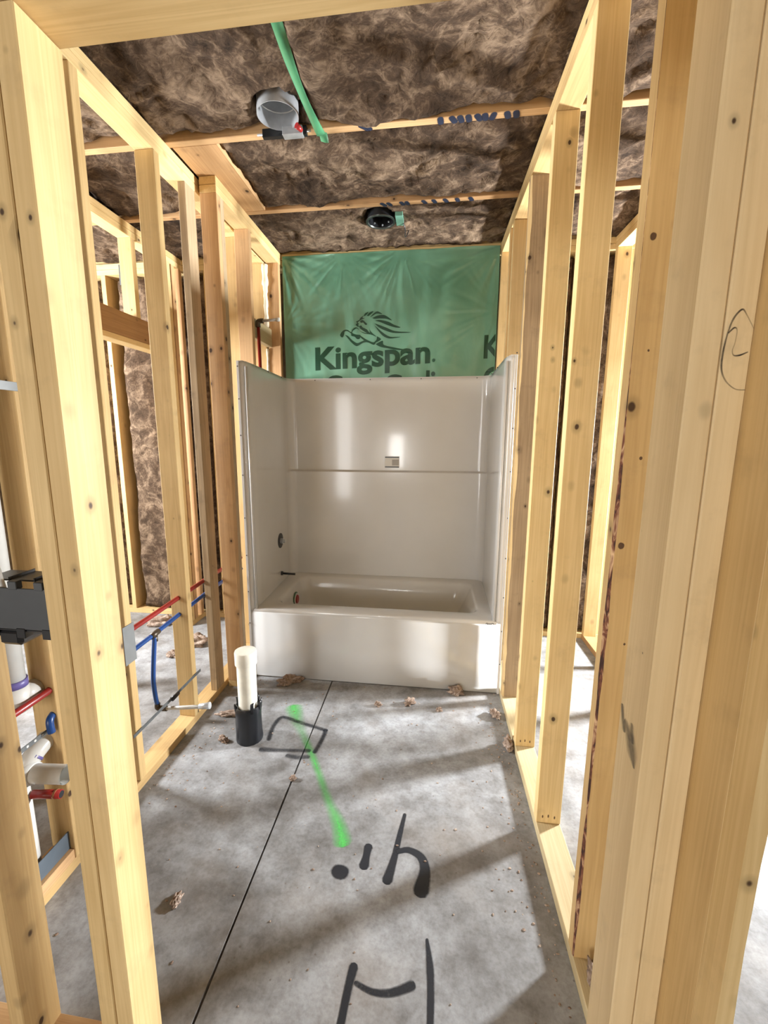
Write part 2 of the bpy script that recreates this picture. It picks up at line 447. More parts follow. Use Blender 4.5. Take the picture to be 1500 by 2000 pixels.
def blot(name, parent, items, mat, frame, lift=0.02, seg=14):
    """Flat roundish marks. items: (u, v, ru, rv, strength)."""
    bm = bmesh.new(); lay = bm.verts.layers.float.new('cover')
    for k, (u, v, ru, rv, st) in enumerate(items):
        c = bm.verts.new(Vector(frame(u, v, lift + 0.003 * k)) * S); c[lay] = st
        rings = []
        for f, a in ((0.7, st), (1.0, 0.0)):
            ring = []
            for i in range(seg):
                t = 2 * math.pi * i / seg
                w = f * (1 + 0.14 * noise.noise((u * 3 + math.cos(t), v * 3 + math.sin(t), k)))
                x = bm.verts.new(Vector(frame(u + ru * w * math.cos(t), v + rv * w * math.sin(t), lift + 0.003 * k)) * S)
                x[lay] = a; ring.append(x)
            rings.append(ring)
        for i in range(seg):
            j = (i + 1) % seg
            bm.faces.new((c, rings[0][i], rings[0][j])); bm.faces.new((rings[0][i], rings[1][i], rings[1][j], rings[0][j]))
    me = mesh_of(name, bm); me.materials.append(mat)
    return obj(name, me, None, parent)
def on_floor(u, v, h): return (u, v, h)

def batt(name, parent, u, v, base, facing, seed, amp=1.0, step=0.75, tuck=1.1, holes=(), sag=None, thick=3.0):
    """One insulation batt: a lumpy fibrous face with tucked edges and closed sides."""
    nu = max(6, int((u[1] - u[0]) / step)); nv = max(6, int((v[1] - v[0]) / step))
    verts, faces = [], []
    def place(a, b, h):
        return (a, b, base - h) if facing == 'down' else ((a, base - h, b) if facing == 'front' else (base + h, a, b))
    for j in range(nv + 1):
        for i in range(nu + 1):
            a = u[0] + (u[1] - u[0]) * i / nu; b = v[0] + (v[1] - v[0]) * j / nv
            q = Vector((a * 0.11 + seed * 3.1, b * 0.11 - seed * 1.7, seed * 5.3))
            w = noise.noise_vector(q * 1.3) * 0.9
            h = noise.noise(q + w * 0.3) * 0.9
            h += (0.5 - abs(noise.noise(q * 2.6 + w))) * 0.9
            h += (0.5 - abs(noise.noise(q * 6.0 + w * 2.0))) * 0.38
            h *= amp
            e = min(a - u[0], u[1] - a, b - v[0], v[1] - b)
            e = min(1.0, max(0.0, e / 2.6))
            h -= tuck * (1 - math.sqrt(1 - (1 - e) ** 2))
            if sag: h += sag(a, b)
            for (hu, hv, hr, hd) in holes:
                r = math.hypot(a - hu, b - hv)
                if r < hr * 1.5:
                    s = min(1.0, max(0.0, (hr * 1.5 - r) / (hr * 0.5)))
                    h = h * (1 - s) - hd * s
            wob = noise.noise_vector(q * 4.0) * 0.25 * e
            verts.append(tuple(c * S for c in place(a + wob.x, b + wob.y, h)))
    for j in range(nv):
        for i in range(nu):
            k = j * (nu + 1) + i
            f = (k, k + 1, k + nu + 2, k + nu + 1)
            faces.append(f[::-1] if facing == 'down' else f)
    rim = [i for i in range(nu + 1)] + [(j + 1) * (nu + 1) - 1 for j in range(1, nv + 1)] + [nv * (nu + 1) + i for i in range(nu - 1, -1, -1)] + [j * (nu + 1) for j in range(nv - 1, 0, -1)]
    b0 = len(verts)
    for k in rim:
        p = Vector(verts[k])
        d = {'down': (0, 0, thick), 'front': (0, thick, 0)}.get(facing, (-thick, 0, 0))
        verts.append(tuple(p + Vector(d) * S))
    n = len(rim)
    for i in range(n):
        f = (rim[i], b0 + i, b0 + (i + 1) % n, rim[(i + 1) % n])
        faces.append(f if facing != 'down' else f[::-1])
    me = bpy.data.meshes.new(name); me.from_pydata(verts, [], faces); me.materials.append(M_INS)
    for p in me.polygons: p.use_smooth = True
    o = bpy.data.objects.new(name, me)
    return put(o, parent)

# ------------------------------------------------------------------ key dimensions (inches)
CEIL = 109.0
XL, XR = -34.1, 30.0           # faces of the two side walls
YB = 32.6                      # inside face of the outer wall behind the tub
YD = (-68.5, -65.0)            # doorway wall
XWL, XWR, YWF = -132.0, 131.0, -250.0

# ------------------------------------------------------------------ floor
def make_floor():
    bm = bmesh.new()
    x0, x1, y0, y1 = -176, 140, -258, 42
    xs = [x0, -9.72, -9.62, -9.50, -9.40, x1]; zs = [0, 0, -0.55, -0.55, 0, 0]
    ys = [y0, -120, -60, -20, y1]
    grid = [[bm.verts.new(V(x, y, z)) for x, z in zip(xs, zs)] for y in ys]
    for a, b in zip(grid, grid[1:]):
        for i in range(5): bm.faces.new((a[i], a[i + 1], b[i + 1], b[i]))
    low = [bm.verts.new(V(*p)) for p in ((x0, y0, -6), (x1, y0, -6), (x1, y1, -6), (x0, y1, -6))]
    bm.faces.new(low[::-1])
    me = mesh_of('floor', bm)
    o = obj('floor', me, M_FLOOR)
    tag(o, 'bare grey concrete slab floor with a saw-cut control joint and paint marks', 'floor', kind='structure')
    return o
floor = make_floor()
strokes('green_spray_line', floor, [([(-15.6, -11.2), (-13.6, -15.2), (-11.4, -18.9), (-7.3, -25.5), (-2.5, -34.2), (0.3, -38.7), (1.5, -41.6)],
        [2.2, 1.8, 1.2, 0.9, 1.0, 1.4, 1.6], [0.62, 0.38, 0.22, 0.5, 0.36, 0.55, 0.75])], I_GREEN, on_floor, soft=1.0)
strokes('black_layout_mark', floor, [
    ([(-17.3, -21.8), (-17.8, -18.0), (-17.2, -15.0), (-15.5, -15.0), (-12.3, -16.1), (-9.5, -16.9), (-6.8, -17.7)], 0.85, 0.6),
    ([(-6.8, -17.7), (-6.9, -20.5), (-7.4, -24.0)], 0.8, 0.65),
    ([(-17.6, -24.7), (-14, -24.4), (-8.6, -23.8)], [1.2, 0.85, 0.85], [0.6, 0.5, 0.5]),
    ([(-12.2, -25.6), (-10.4, -25.8), (-8.4, -25.4)], 0.95, 0.5)], I_BLACK, on_floor, soft=0.5)
strokes('black_paint_letter', floor, [
    ([(10.25, -35.6), (9.7, -39.4), (9.2, -43), (8.55, -46.2)], [0.55, 0.75, 0.9, 1.3], [0.7, 0.85, 0.9, 1]),
    ([(9.7, -41.9), (11.2, -41.5), (12.9, -42.3), (13.55, -44.2), (13.05, -47.0)], [0.75, 0.9, 1.1, 1.35, 1.9], 1.0)], I_BLACK, on_floor, soft=0.25)
strokes('black_paint_tick', floor, [([(5.35, -41.8), (5.25, -43.2), (5.15, -44.6)], [1.15, 0.95, 1.35], 1.0)], I_BLACK, on_floor, soft=0.25)
blot('black_paint_dot', floor, [(2.05, -45.9, 1.35, 1.15, 1.0)], I_BLACK, on_floor)
strokes('black_paint_letter', floor, [
    ([(5.75, -56.4), (5.45, -59), (5.2, -63)], [0.95, 0.8, 0.75], 0.95),
    ([(6.3, -57.8), (8.2, -58.3), (10.2, -58.1), (12.3, -57.2)], [0.5, 0.6, 0.75, 0.9], [0.7, 0.75, 0.8, 0.8]),
    ([(13.9, -52.6), (14.25, -55.2), (14.35, -58), (14.2, -63)], [0.35, 0.75, 0.7, 0.65], [0.7, 0.9, 0.9, 0.9])], I_BLACK, on_floor, soft=0.3)

# ------------------------------------------------------------------ outer shell
def outer_wall(name, label, boxes, mat=M_OSB):
    bm = bmesh.new()
    for (x, y, z) in boxes:
        r = bmesh.ops.create_cube(bm, size=1.0)['verts']
        for v in r:
            v.co = V(x[0] + (x[1] - x[0]) * (v.co.x + .5), y[0] + (y[1] - y[0]) * (v.co.y + .5), z[0] + (z[1] - z[0]) * (v.co.z + .5))
    return mesh_of(name, bm)

# wall_back: outer wall behind the tub, studs and batts where they can be seen
wb = empty('wall_back', (0, YB, 0)); tag(wb, 'insulated outer stud wall running behind the tub and side rooms', 'wall', kind='structure')
obj('sheathing', outer_wall('sheathing', '', [((XWL - 4, XWR + 4), (38.2, 39.0), (-0.2, 118))]), M_OSB, wb)
board('bottom_plate', wb, (XWL, XL - 3.5), (YB, 38.1), (0, 1.5), W_PALE)
board('bottom_plate', wb, (XR + 3.5, XWR), (YB, 38.1), (0, 1.5), W_PALE)
board('top_plate', wb, (XWL, XWR), (YB, 38.1), (106, 107.45), W_PALE)
board('top_plate', wb, (XWL, XWR), (YB, 38.1), (107.5, 109), W_PALE)
for x in (-118, -101.6, -85.9, -69.9, -53.5, -37.7, 33.6, 49.5, 62.5, 78.2, 94.2, 110.2, 126.2):
    board('stud', wb, (x, x + 1.5), (YB + 0.05, 38.1), (1.5, 106), W_PALE)
k = 0
for x0, x1 in ((-131.6, -118.1), (-116.4, -101.7), (-99.9, -87.2), (-82.6, -70.2), (-68.2, -53.6), (-51.8, -38), (35.2, 49.3), (51.1, 62.3), (64.2, 78), (79.9, 94), (95.9, 110), (111.9, 126)):
    k += 1
    batt('insulation_batt', wb, (x0, x1), (1.6, 105.6), YB + 1.4, 'front', 20 + k, amp=1.15, step=1.0, tuck=2.2, thick=3.5)

# other outer walls with window openings
wl = obj('wall_left_outer', outer_wall('o', '', [((XWL - 4, XWL), (YWF, 38), (0, 48)), ((XWL - 4, XWL), (YWF, 38), (96, 118)), ((XWL - 4, XWL), (YWF, -35), (48, 96)), ((XWL - 4, XWL), (-5, 38), (48, 96))]), M_OSB)
tag(wl, 'far outer wall of the side room with a window opening', 'wall', kind='structure')
wr = obj('wall_right_outer', outer_wall('o', '', [((XWR, XWR + 4), (YWF, 38), (0, 33)), ((XWR, XWR + 4), (YWF, 38), (67, 118)), ((XWR, XWR + 4), (YWF, 19), (33, 67)), ((XWR, XWR + 4), (32, 38), (33, 67))]), M_OSB)
tag(wr, 'far outer wall with the tall window that throws light across the slab', 'wall', kind='structure')
wf = obj('wall_front_outer', outer_wall('o', '', [((XWL, -128), (YWF - 4, YWF), (0, 118)), ((-60, -25), (YWF - 4, YWF), (0, 118)), ((-128, -60), (YWF - 4, YWF), (98, 118)), ((-128, -60), (YWF - 4, YWF), (0, 2)), ((-13, 72), (YWF - 4, YWF), (0, 118)), ((124, XWR), (YWF - 4, YWF), (0, 118)),
        ((-25, -13), (YWF - 4, YWF), (61, 118)), ((-25, -13), (YWF - 4, YWF), (0, 31)), ((72, 124), (YWF - 4, YWF), (84, 118)), ((72, 124), (YWF - 4, YWF), (0, 24))]), M_OSB)
tag(wf, 'outer front wall of the house behind the doorway', 'wall', kind='structure')

# ------------------------------------------------------------------ ceiling: truss chords, batts, blocking
ce = empty('ceiling', (0, 0, CEIL)); tag(ce, 'unfinished ceiling of brown insulation batts between wooden truss chords', 'ceiling', kind='structure')
obj('roof_deck', outer_wall('roof_deck', '', [((XWL - 4, XWR + 4), (YWF - 4, 39), (117, 118))]), M_OSB, ce)
CH = [-14.45 + 24.35 * i for i in range(-10, 3)]
chords = []
for yc in CH:
    chords.append(board('truss_chord', ce, (XWL, XWR), (yc - 0.75, yc + 0.75), (CEIL + 0.02, CEIL + 3.5), W_RED if yc < 20 else W_PINE))
board('blocking_board', ce, (-33.8, -25.4), (CH[10] + 0.8, CH[11] - 0.8), (CEIL + 0.05, CEIL + 1.55), W_RED)
def chord_sag(yc):
    def f(a, b):
        # the batt droops over the chord beside it for a stretch
        e = max(0.0, 1 - (yc - 0.75 - b) / 3.0) if b > yc - 4 else 0.0
        return 1.2 * e * max(0.0, min(1.0, (a + 5) / 6)) * max(0.0, min(1.0, (18 - a) / 6))
    return f
for n_, i in enumerate(range(0, len(CH) - 1)):
    y0, y1 = CH[i] + 0.8, CH[i + 1] - 0.8
    near = i >= 7
    cuts = ([XWL, -61.8, 31.7, XWR] if i >= 10 else [XWL, -96, -7, 78, XWR]) if near else [XWL, -20, XWR]
    for j in range(len(cuts) - 1):
        hl = []
        if i == 9 and j == 1: hl = [(-12.3, -19.4, 2.75, 7.5)]
        if i == 11 and j == 1: hl = [(0.0, 16.4, 2.7, 7.5)]
        a, b = cuts[j], cuts[j + 1]
        if i == 10 and j == 1:
            batt('insulation_batt', ce, (a, -33.9), (y0, y1), CEIL + 0.9, 'down', 51, amp=1.0)
            a = -25.3
        batt('insulation_batt', ce, (a, b), (y0, y1), CEIL + 0.75, 'down', 3 + n_ * 4.7 + j * 1.9, amp=1.15 if near else 1.0,
             step=0.7 if near else 2.5, tuck=0.9, holes=hl, sag=chord_sag(CH[i + 1]) if (i == 9) else None)
# lumber stamps on the chords
def under(u, v, h): return (u, v, CEIL - h + 0.02)
y1_, y2_ = CH[10], CH[11]
def stamp(xs, yc, w):
    it = []
    for x, a in xs: it.append(([(x, yc - 0.45), (x + a, yc + 0.45)], w, 1.0))
    return it
strokes('stamp_lettering', ce, stamp([(13.2, .1), (15.0, .5), (16.3, .3), (17.6, .2), (19.0, .5), (20.2, .2), (21.6, -.2), (23.6, .3), (25.0, .2)], y1_, 1.0), I_BLUE, under, soft=0.2)
strokes('stamp_lettering', ce, stamp([(0.2, 1.0), (1.1, .6)], y1_, 0.8) + stamp([(1.0, .7), (2.4, .5), (5.2, .5), (6.4, .3), (10.0, .5), (12.2, .4), (14.6, .5), (17.2, .3), (20, .4)], y2_, 0.9), I_BLUE, under, soft=0.2)

# ------------------------------------------------------------------ framed walls
def plates(w, x, y, z_top=CEIL, low=None, top=None, gap=None):
    board('top_plate', w, x, y, (z_top - 1.47, z_top), top)
    board('top_plate', w, x, y, (z_top - 3.0, z_top - 1.53), top)

# wall_left
wL = empty('wall_left', (XL - 1.75, -16, 0)); tag(wL, 'open stud wall beside the vent pipe, carrying red and blue water lines', 'wall', kind='structure')
xl = (XL - 3.5, XL)
plates(wL, xl, (-65, YB - 0.05), top=W_PALE)
board('bottom_plate', wL, xl, (-64.9, YB - 0.05), (0, 1.5), W_PINE)
for y, mt in ((-64.8, W_PINE), (-50.0, W_PINE), (-36.4, W_PINE), (-19.0, W_PINE), (13.5, W_PINE), (29.9, W_PINE)):
    board('stud', wL, xl, (y, y + 1.5), (1.5, 106), mt)
board('stud', wL, (XL - 1.5, XL), (-9.6, -6.1), (1.5, 106), W_GREY)
board('blocking', wL, (XL - 3.5, XL), (-63.2, -50.1), (1.52, 3.0), W_RED)

# wall_plumbing: short wet wall at the tub's head end
wP = empty('wall_plumbing', (-31.8, 14, 0)); tag(wP, 'short reddish stud wall at the valve end of the tub', 'wall', kind='structure')
xp = (-33.55, -30.05)
plates(wP, xp, (-5.2, YB - 0.05), top=W_PALE)
board('bottom_plate', wP, xp, (-5.2, YB - 0.05), (0, 1.5), W_PINE)
for y, mt in ((-5.2, W_RED), (-3.65, W_GREY), (10.0, W_RED), (30.0, W_RED)):
    board('stud', wP, xp, (y, y + 1.5), (1.5, 106), mt)
board('cross_block', wP, (-33.9, -32.5), (11.6, 29.9), (83.8, 88.6), W_GREEN)
def foam_bead():
    rnd = random.Random(5)
    for z0, z1 in ((89.2, 105.6), (60, 83.4)):
        pts, rr = [], []
        n = 26
        for i in range(n + 1):
            z = z0 + (z1 - z0) * i / n
            pts.append((-33.85 + rnd.uniform(-.07, .07), 29.75, z)); rr.append(0.56 + 0.06 * math.sin(i * 0.8) + rnd.uniform(-.05, .05) - (0.2 if z < 84 else 0) + (0.25 if z > 100 else 0))
        tube('foam_bead', wP, pts, 0.5, M_FOAM, 10, rr)
foam_bead()

# wall_right
wR = empty('wall_right', (XR + 1.75, -16, 0)); tag(wR, 'open stud wall on a pale treated plate facing the vent pipe side', 'wall', kind='structure')
xr = (XR, XR + 3.5)
plates(wR, xr, (-64.9, YB - 0.05), top=W_PINE)
board('bottom_plate', wR, xr, (-64.9, YB - 0.05), (0, 1.5), W_GREEN)
for y, mt in ((-35.8, W_PALE), (-19.2, W_PALE), (13.4, W_PALE), (17.5, W_PINE), (30.6, W_PALE)):
    board('stud', wR, xr, (y, y + 1.5), (1.5, 106), mt)
board('stud', wR, (XR + 0.3, XR + 3.5), (-17.65, -16.2), (1.5, 106), W_PALE)

def waned(name, parent, x, y, z, mat, corner, size, seed, bark_mat=M_BARK, fade=2.0):
    """A stud whose corner along 'corner' (sx, sy) still carries bark."""
    bm = bmesh.new(); n = 40
    cx, cy_ = (x[0] + x[1]) / 2, (y[0] + y[1]) / 2
    hx, hy = (x[1] - x[0]) / 2, (y[1] - y[0]) / 2
    rows = []
    for i in range(n + 1):
        zz = z[0] + (z[1] - z[0]) * i / n - (z[0] + z[1]) / 2
        w = size * max(0.05, (0.62 + 0.75 * noise.noise((i * 0.23, seed, 0)) + 0.35 * noise.noise((i * 0.9, seed, 3))) * min(1.0, max(0.0, (fade - i / n) * 6 + 0.5)))
        w = min(w, min(hx, hy) * 1.7)
        ring = []
        for sx, sy_ in ((-1, -1), (1, -1), (1, 1), (-1, 1)):
            if (sx, sy_) == corner:
                a, b = (sx * hx, sy_ * (hy) - sy_ * w), (sx * hx - sx * w * 0.55, sy_ * hy)
                pair = [a, b] if sx * sy_ > 0 else [b, a]
                if corner == (-1, -1): pair = [a, b]
                elif corner == (1, -1): pair = [b, a]
                ring += pair
            else:
                ring.append((sx * hx, sy_ * hy))
        rows.append([bm.verts.new(Vector((p[0], p[1], zz)) * S) for p in ring])
    m_ = len(rows[0])
    ci = [(-1, -1), (1, -1), (1, 1), (-1, 1)].index(corner)
    for a, b in zip(rows, rows[1:]):
        for j in range(m_):
            f = bm.faces.new((a[j], a[(j + 1) % m_], b[(j + 1) % m_], b[j]))
            f.material_index = 1 if j == ci else 0
    bm.faces.new(rows[0][::-1]); bm.faces.new(rows[-1])
    bmesh.ops.recalc_face_normals(bm, faces=bm.faces)
    me = mesh_of(name, bm); me.materials.append(mat); me.materials.append(bark_mat)
    return obj(name, me, None, parent, (cx, cy_, (z[0] + z[1]) / 2))
waned('stud', wR, xr, (-53.2, -51.7), (1.5, 106), W_PINE, (-1, -1), 0.62, 3.3, fade=0.55)
waned('stud', wR, xr, (-3.2, -1.7), (1.5, 106), W_GREY, (-1, -1), 1.0, 7.7, W_PALE)

# wall_far_left: closet wall with a door header
wC = empty('wall_far_left', (-61.75, 0, 0)); tag(wC, 'closet stud wall with a brown door header seen through the left studs', 'wall', kind='structure')
xc = (-63.5, -60.0)
plates(wC, xc, (-110, YB - 0.05), top=W_PALE)
board('bottom_plate', wC, xc, (-110, -34.5), (0, 1.5), W_PINE)
for y in (-104, -88, -72, -56, -36):
    board('stud', wC, xc, (y, y + 1.5), (1.5, 106), W_PINE)
for y0, y1 in ((-110, -104.1), (-102.4, -88.1), (-86.4, -72.1), (-70.4, -56.1), (-54.4, -36.1)):  # out-of-view batts, added with these studs to block west light toward the doorway
    batt('insulation_batt', wC, (y0, y1), (1.6, 105.8), -61.6, 'side', 70 + y0, amp=0.8, step=1.6, tuck=0.8, thick=2.0)
board('bottom_plate', wC, xc, (25.1, YB - 0.05), (0, 1.5), W_PINE)
board('header', wC, (-61.55, -60.02), (-8, 25.0), (82.2, 87.8), W_DARK)
board('header', wC, (-63.5, -61.65), (-8, 25.0), (82.2, 87.8), W_DARK)
board('header_plate', wC, xc, (-8, 25.0), (80.9, 82.15), W_PALE)
for y in (-6, 10.6): board('cripple_stud', wC, xc, (y, y + 1.5), (87.85, 106), W_PALE)
board('stud', wC, xc, (25.1, 26.6), (1.5, 106), W_PALE)
board('stud', wC, xc, (27.2, 28.7), (1.5, 106), W_RED)
board('stud', wC, xc, (30.9, 32.4), (1.5, 106), W_RED)
board('stud', wC, xc, (-9.6, -8.1), (0, 106), W_PINE)

# wall_far_right
wS = empty('wall_far_right', (60.2, 20, 0)); tag(wS, 'further stud wall seen through the gaps of the right studs', 'wall', kind='structure')
xs_ = (58.4, 61.9)
plates(wS, xs_, (-2, YB - 0.05))
board('bottom_plate', wS, xs_, (-2, YB - 0.05), (0, 1.5), W_DARK)
for y in (30.9, 14.9, -1.8): board('stud', wS, xs_, (y, y + 1.5), (1.5, 106), W_PINE)

# wall_front: the doorway wall
wD = empty('wall_front', (7, -66.75, 0)); tag(wD, 'doorway stud wall framing the view, with doubled jamb studs and header', 'wall', kind='structure')
JL, JR = -11.5, 26.75
board('king_stud', wD, (JL - 3.08, JL - 1.57), YD, (1.5, 106), W_PINE)
board('jack_stud', wD, (JL - 1.5, JL), YD, (1.5, 83.4), W_PALE)
board('jack_stud', wD, (JR, JR + 1.5), YD, (1.5, 83.4), W_CREAM)
board('king_stud', wD, (JR + 1.57, JR + 3.0), YD, (1.5, 106), W_CREAM)
board('header_plate', wD, (JL - 1.5, JR + 1.5), YD, (83.45, 84.9), W_PINE)
board('header', wD, (JL - 1.5, JR + 1.5), (YD[0], YD[0] + 1.5), (84.95, 94.4), W_PINE)
board('header', wD, (JL - 1.5, JR + 1.5), (YD[1] - 1.5, YD[1]), (84.95, 94.4), W_PINE)
for x in (-6, 10, 24): board('cripple_stud', wD, (x, x + 1.5), YD, (94.45, 106), W_PINE)
board('stud', wD, (-24.0, -22.5), YD, (1.5, 106), W_PINE)
board('stud', wD, (-37.6, -36.1), YD, (1.5, 106), W_PINE)
board('bottom_plate', wD, (-60, JL), YD, (0, 1.5), W_RED)
board('bottom_plate', wD, (JR, 33.5), YD, (0, 1.5), W_GREEN)
board('top_plate', wD, (-60, 33.5), YD, (106, 107.47), W_PINE)
board('top_plate', wD, (-60, 33.5), YD, (107.53, 109), W_PINE)
board('corner_stud', wD, (29.78, 30.9), (-71.62, -67.4), (1.5, 109), W_PINE, 0.05)
board('bottom_plate', wD, (29.78, 31.2), (-73.4, -68.55), (0, 1.5), W_GREEN)
waned('corner_stud', wD, (29.78, 30.85), (-73.35, -71.64), (1.5, 109), W_PALE, (1, -1), 0.5, 1.2)

# ------------------------------------------------------------------ tub and shower unit
tub = empty('bathtub_shower_unit', (0, 0, 0)); tag(tub, 'glossy white one-piece bathtub and shower surround between the stud walls', 'bathtub')
HT = 75.0; RIM = 17.8
def rrect(x0, x1, y0, y1, r, n=8):
    out = []
    for cx, cy_, a0 in ((x1 - r, y0 + r, -90), (x1 - r, y1 - r, 0), (x0 + r, y1 - r, 90), (x0 + r, y0 + r, 180)):
        for k in range(n + 1):
            a = math.radians(a0 + 90 * k / n); out.append((cx + r * math.cos(a), cy_ + r * math.sin(a)))
    return out
def loft(name, loops, mat, parent, close_bottom=True, closed=True):
    bm = bmesh.new(); R = [[bm.verts.new(V(*p)) for p in lp] for lp in loops]
    n = len(R[0])
    for a, b in zip(R, R[1:]):
        for k in range(n if closed else n - 1): bm.faces.new((a[k], a[(k + 1) % n], b[(k + 1) % n], b[k]))
    if close_bottom: bm.faces.new(R[-1])
    bmesh.ops.recalc_face_normals(bm, faces=bm.faces)
    me = mesh_of(name, bm); me.materials.append(mat)
    for p in me.polygons: p.use_smooth = True
    try: me.set_sharp_from_angle(angle=math.radians(50))
    except Exception: pass
    return obj(name, me, None, parent)
def L(x0, x1, y0, y1, r, z): return [(a, b, z) for a, b in rrect(x0, x1, y0, y1, r)]
deck = [L(-28.9, 28.9, 0.02, 30.8, 0.4, RIM - 0.9), L(-28.9, 28.9, 0.02, 30.8, 0.4, RIM - 0.35), L(-28.6, 28.6, 0.12, 30.6, 0.5, RIM - 0.1), L(-28.2, 28.2, 0.5, 30.2, 0.8, RIM)]
deck += [L(-25.2, 25.6, 4.4, 27.0, 3.0, RIM - 0.15), L(-24.7, 25.1, 4.9, 26.5, 3.0, RIM - 0.35), L(-24.3, 24.7, 5.3, 26.1, 3.1, RIM - 0.9),
         L(-23.8, 22.8, 5.8, 25.6, 3.4, RIM - 5), L(-23.2, 19.8, 6.4, 25.0, 3.8, 6.6), L(-22.4, 18.6, 7.2, 24.2, 4.0, 5.0), L(-20.8, 17.0, 8.8, 22.6, 3.6, 4.3)]
loft('basin', deck, M_TUB, tub)
# apron
ap = [[(-29.97, 0.25, 0.02), (29.97, 0.25, 0.02)], [(-29.97, 0.0, 0.3), (29.97, 0.0, 0.3)], [(-29.97, 0, 8), (29.97, 0, 8)], [(-29.97, 0, RIM - 1.2), (29.97, 0, RIM - 1.2)], [(-29.97, 0.04, RIM - 0.5), (29.97, 0.04, RIM - 0.5)], [(-29.97, 0.35, RIM - 0.2), (29.97, 0.35, RIM - 0.2)]]
apron = loft('apron', ap, M_TUB, tub, close_bottom=False, closed=False)
sm = apron.modifiers.new('thickness', 'SOLIDIFY'); sm.thickness = 0.2 * S; sm.offset = -1
# surround
def prof(z):
    t = min(1.0, max(0.0, (z - 48.7) / 0.5)); t = t * t * (3 - 2 * t)
    yb = 29.3 + 1.6 * t
    def side(s):
        p = [(29.95, 0.0), (28.9, 0.0), (28.6, 0.12), (28.35, 0.5), (28.2, 0.9), (28.0, 1.2), (27.9, 4.0), (28.05, 12), (28.25, 20), (28.4, 26.4)]
        cx, cy_, r = 28.45 - 2.4, yb - 2.4, 2.4
        for k in range(1, 8):
            a = math.radians(90 * k / 8); p.append((cx + r * math.cos(a), cy_ + r * math.sin(a)))
        p.append((cx, yb))
        return [(s * a, b) for a, b in p]
    l = side(-1); r = side(1)[::-1]
    mid = [(-14, yb + 0.05), (0, yb + 0.08), (14, yb + 0.05)]
    return l + mid + r
rows = [[(x, y, z) for x, y in prof(z)] for z in (RIM - 0.6, RIM + 0.3, 26, 34, 42, 47.5, 48.5, 48.7, 48.83, 48.95, 49.07, 49.2, 50, 56, 64, 71, 74, HT)]
sur = loft('surround', rows, M_TUB, tub, close_bottom=False, closed=False)
sm = sur.modifiers.new('thickness', 'SOLIDIFY'); sm.thickness = 0.18 * S; sm.offset = 1
# nailing flange round the top and down the front edges
fl = prof(HT)
def flange():
    bm = bmesh.new()
    inner = [(x, y) for x, y in fl]
    n = len(inner); A = []
    for z, o in ((HT - 1.0, 0.0), (HT - 0.9, 0.25), (HT + 0.25, 0.45), (HT + 0.25, 0.7)):
        ring = []
        for i, (x, y) in enumerate(inner):
            a = Vector(inner[min(i + 1, n - 1)]) - Vector(inner[max(i - 1, 0)]); a.normalize()
            nr = Vector((-a.y, a.x))
            if i < 3 or i > n - 4: nr = Vector((0, 0.4))
            ring.append(bm.verts.new(V(x + nr.x * o, y + nr.y * o, z)))
        A.append(ring)
    for a, b in zip(A, A[1:]):
        for k in range(n - 1): bm.faces.new((a[k], a[k + 1], b[k + 1], b[k]))
    bmesh.ops.recalc_face_normals(bm, faces=bm.faces)
    me = mesh_of('nailing_flange', bm); me.materials.append(M_TUB)
    return obj('nailing_flange', me, None, tub)
flange()
for s in (-1, 1):
    block('edge_flange', tub, (s * 29.7 - 0.28, s * 29.7 + 0.28), (-0.14, 0.1), (0.05, HT + 0.2), M_TUB, 0.04)
    tube('corner_bead', tub, [(s * 27.95, 0.25, RIM), (s * 27.95, 0.25, HT - 1)], 0.32, M_TUB, 10)
def screws():
    bm = bmesh.new()
    def dot(p, ax):
        r = bmesh.ops.create_icosphere(bm, subdivisions=1, radius=0.16 * S)['verts']
        for v in r: v.co += V(*p)
    for z in (6, 14, 22, 31, 40, 50, 59, 67, 74): 
        dot((-29.75, -0.12, z), 0); dot((29.75, -0.12, z + 1.5), 0)
    for x in (-27, -20.5, -4.5, 9.8, 25): dot((x, 30.9, HT - 0.3), 0)
    for y in (6, 14, 24): dot((-28.0, y, HT - 0.2), 0); dot((28.0, y, HT - 0.2), 0)
    me = mesh_of('flange_screws', bm); me.materials.append(M_BLACK)
    o = obj('flange_screws', me, None, tub); o['kind'] = 'stuff'
screws()
# black disc painting the shade of the valve hole, and valve body
XV = -28.2
vh = lathe('valve_hole_shade', tub, [(0, 0.02), (1.9, 0.02), (2.1, 0.0), (2.1, -0.3), (0, -0.3)], M_BLACK, (XV + 0.12, 19, 30.1), 'X', 28)
lathe('valve_body', vh, [(0, 1.35), (0.45, 1.35), (0.5, 1.25), (0.5, 0.7), (0.8, 0.65), (0.8, 0.0)], M_STEEL, (XV + 0.12, 19.1, 30.0), 'X', 20)
sp_ = tube('spout_stub', tub, [(XV - 0.2, 19, 20.6), (XV + 4.0, 19, 20.5)], 0.30, M_BLACK, 14)
lathe('spout_collar', sp_, [(0.3, 0.5), (0.55, 0.45), (0.6, 0.05), (0.6, 0)], M_BLACK, (XV, 19, 20.6), 'X', 16)
of = lathe('overflow_fitting', tub, [(0, 0.72), (1.1, 0.7), (1.2, 0.6), (1.2, 0.0)], M_RED, (-23.9, 17.8, 13.6), 'X', 24)
lathe('overflow_ring', of, [(1.1, 0.4), (1.7, 0.4), (1.75, 0.3), (1.75, 0.0)], M_PVC, (-23.9, 17.8, 13.6), 'X', 24)
lathe('overflow_gasket', of, [(1.6, 0.18), (2.0, 0.18), (2.05, 0.0)], M_GREENP, (-23.9, 17.8, 13.6), 'X', 24)
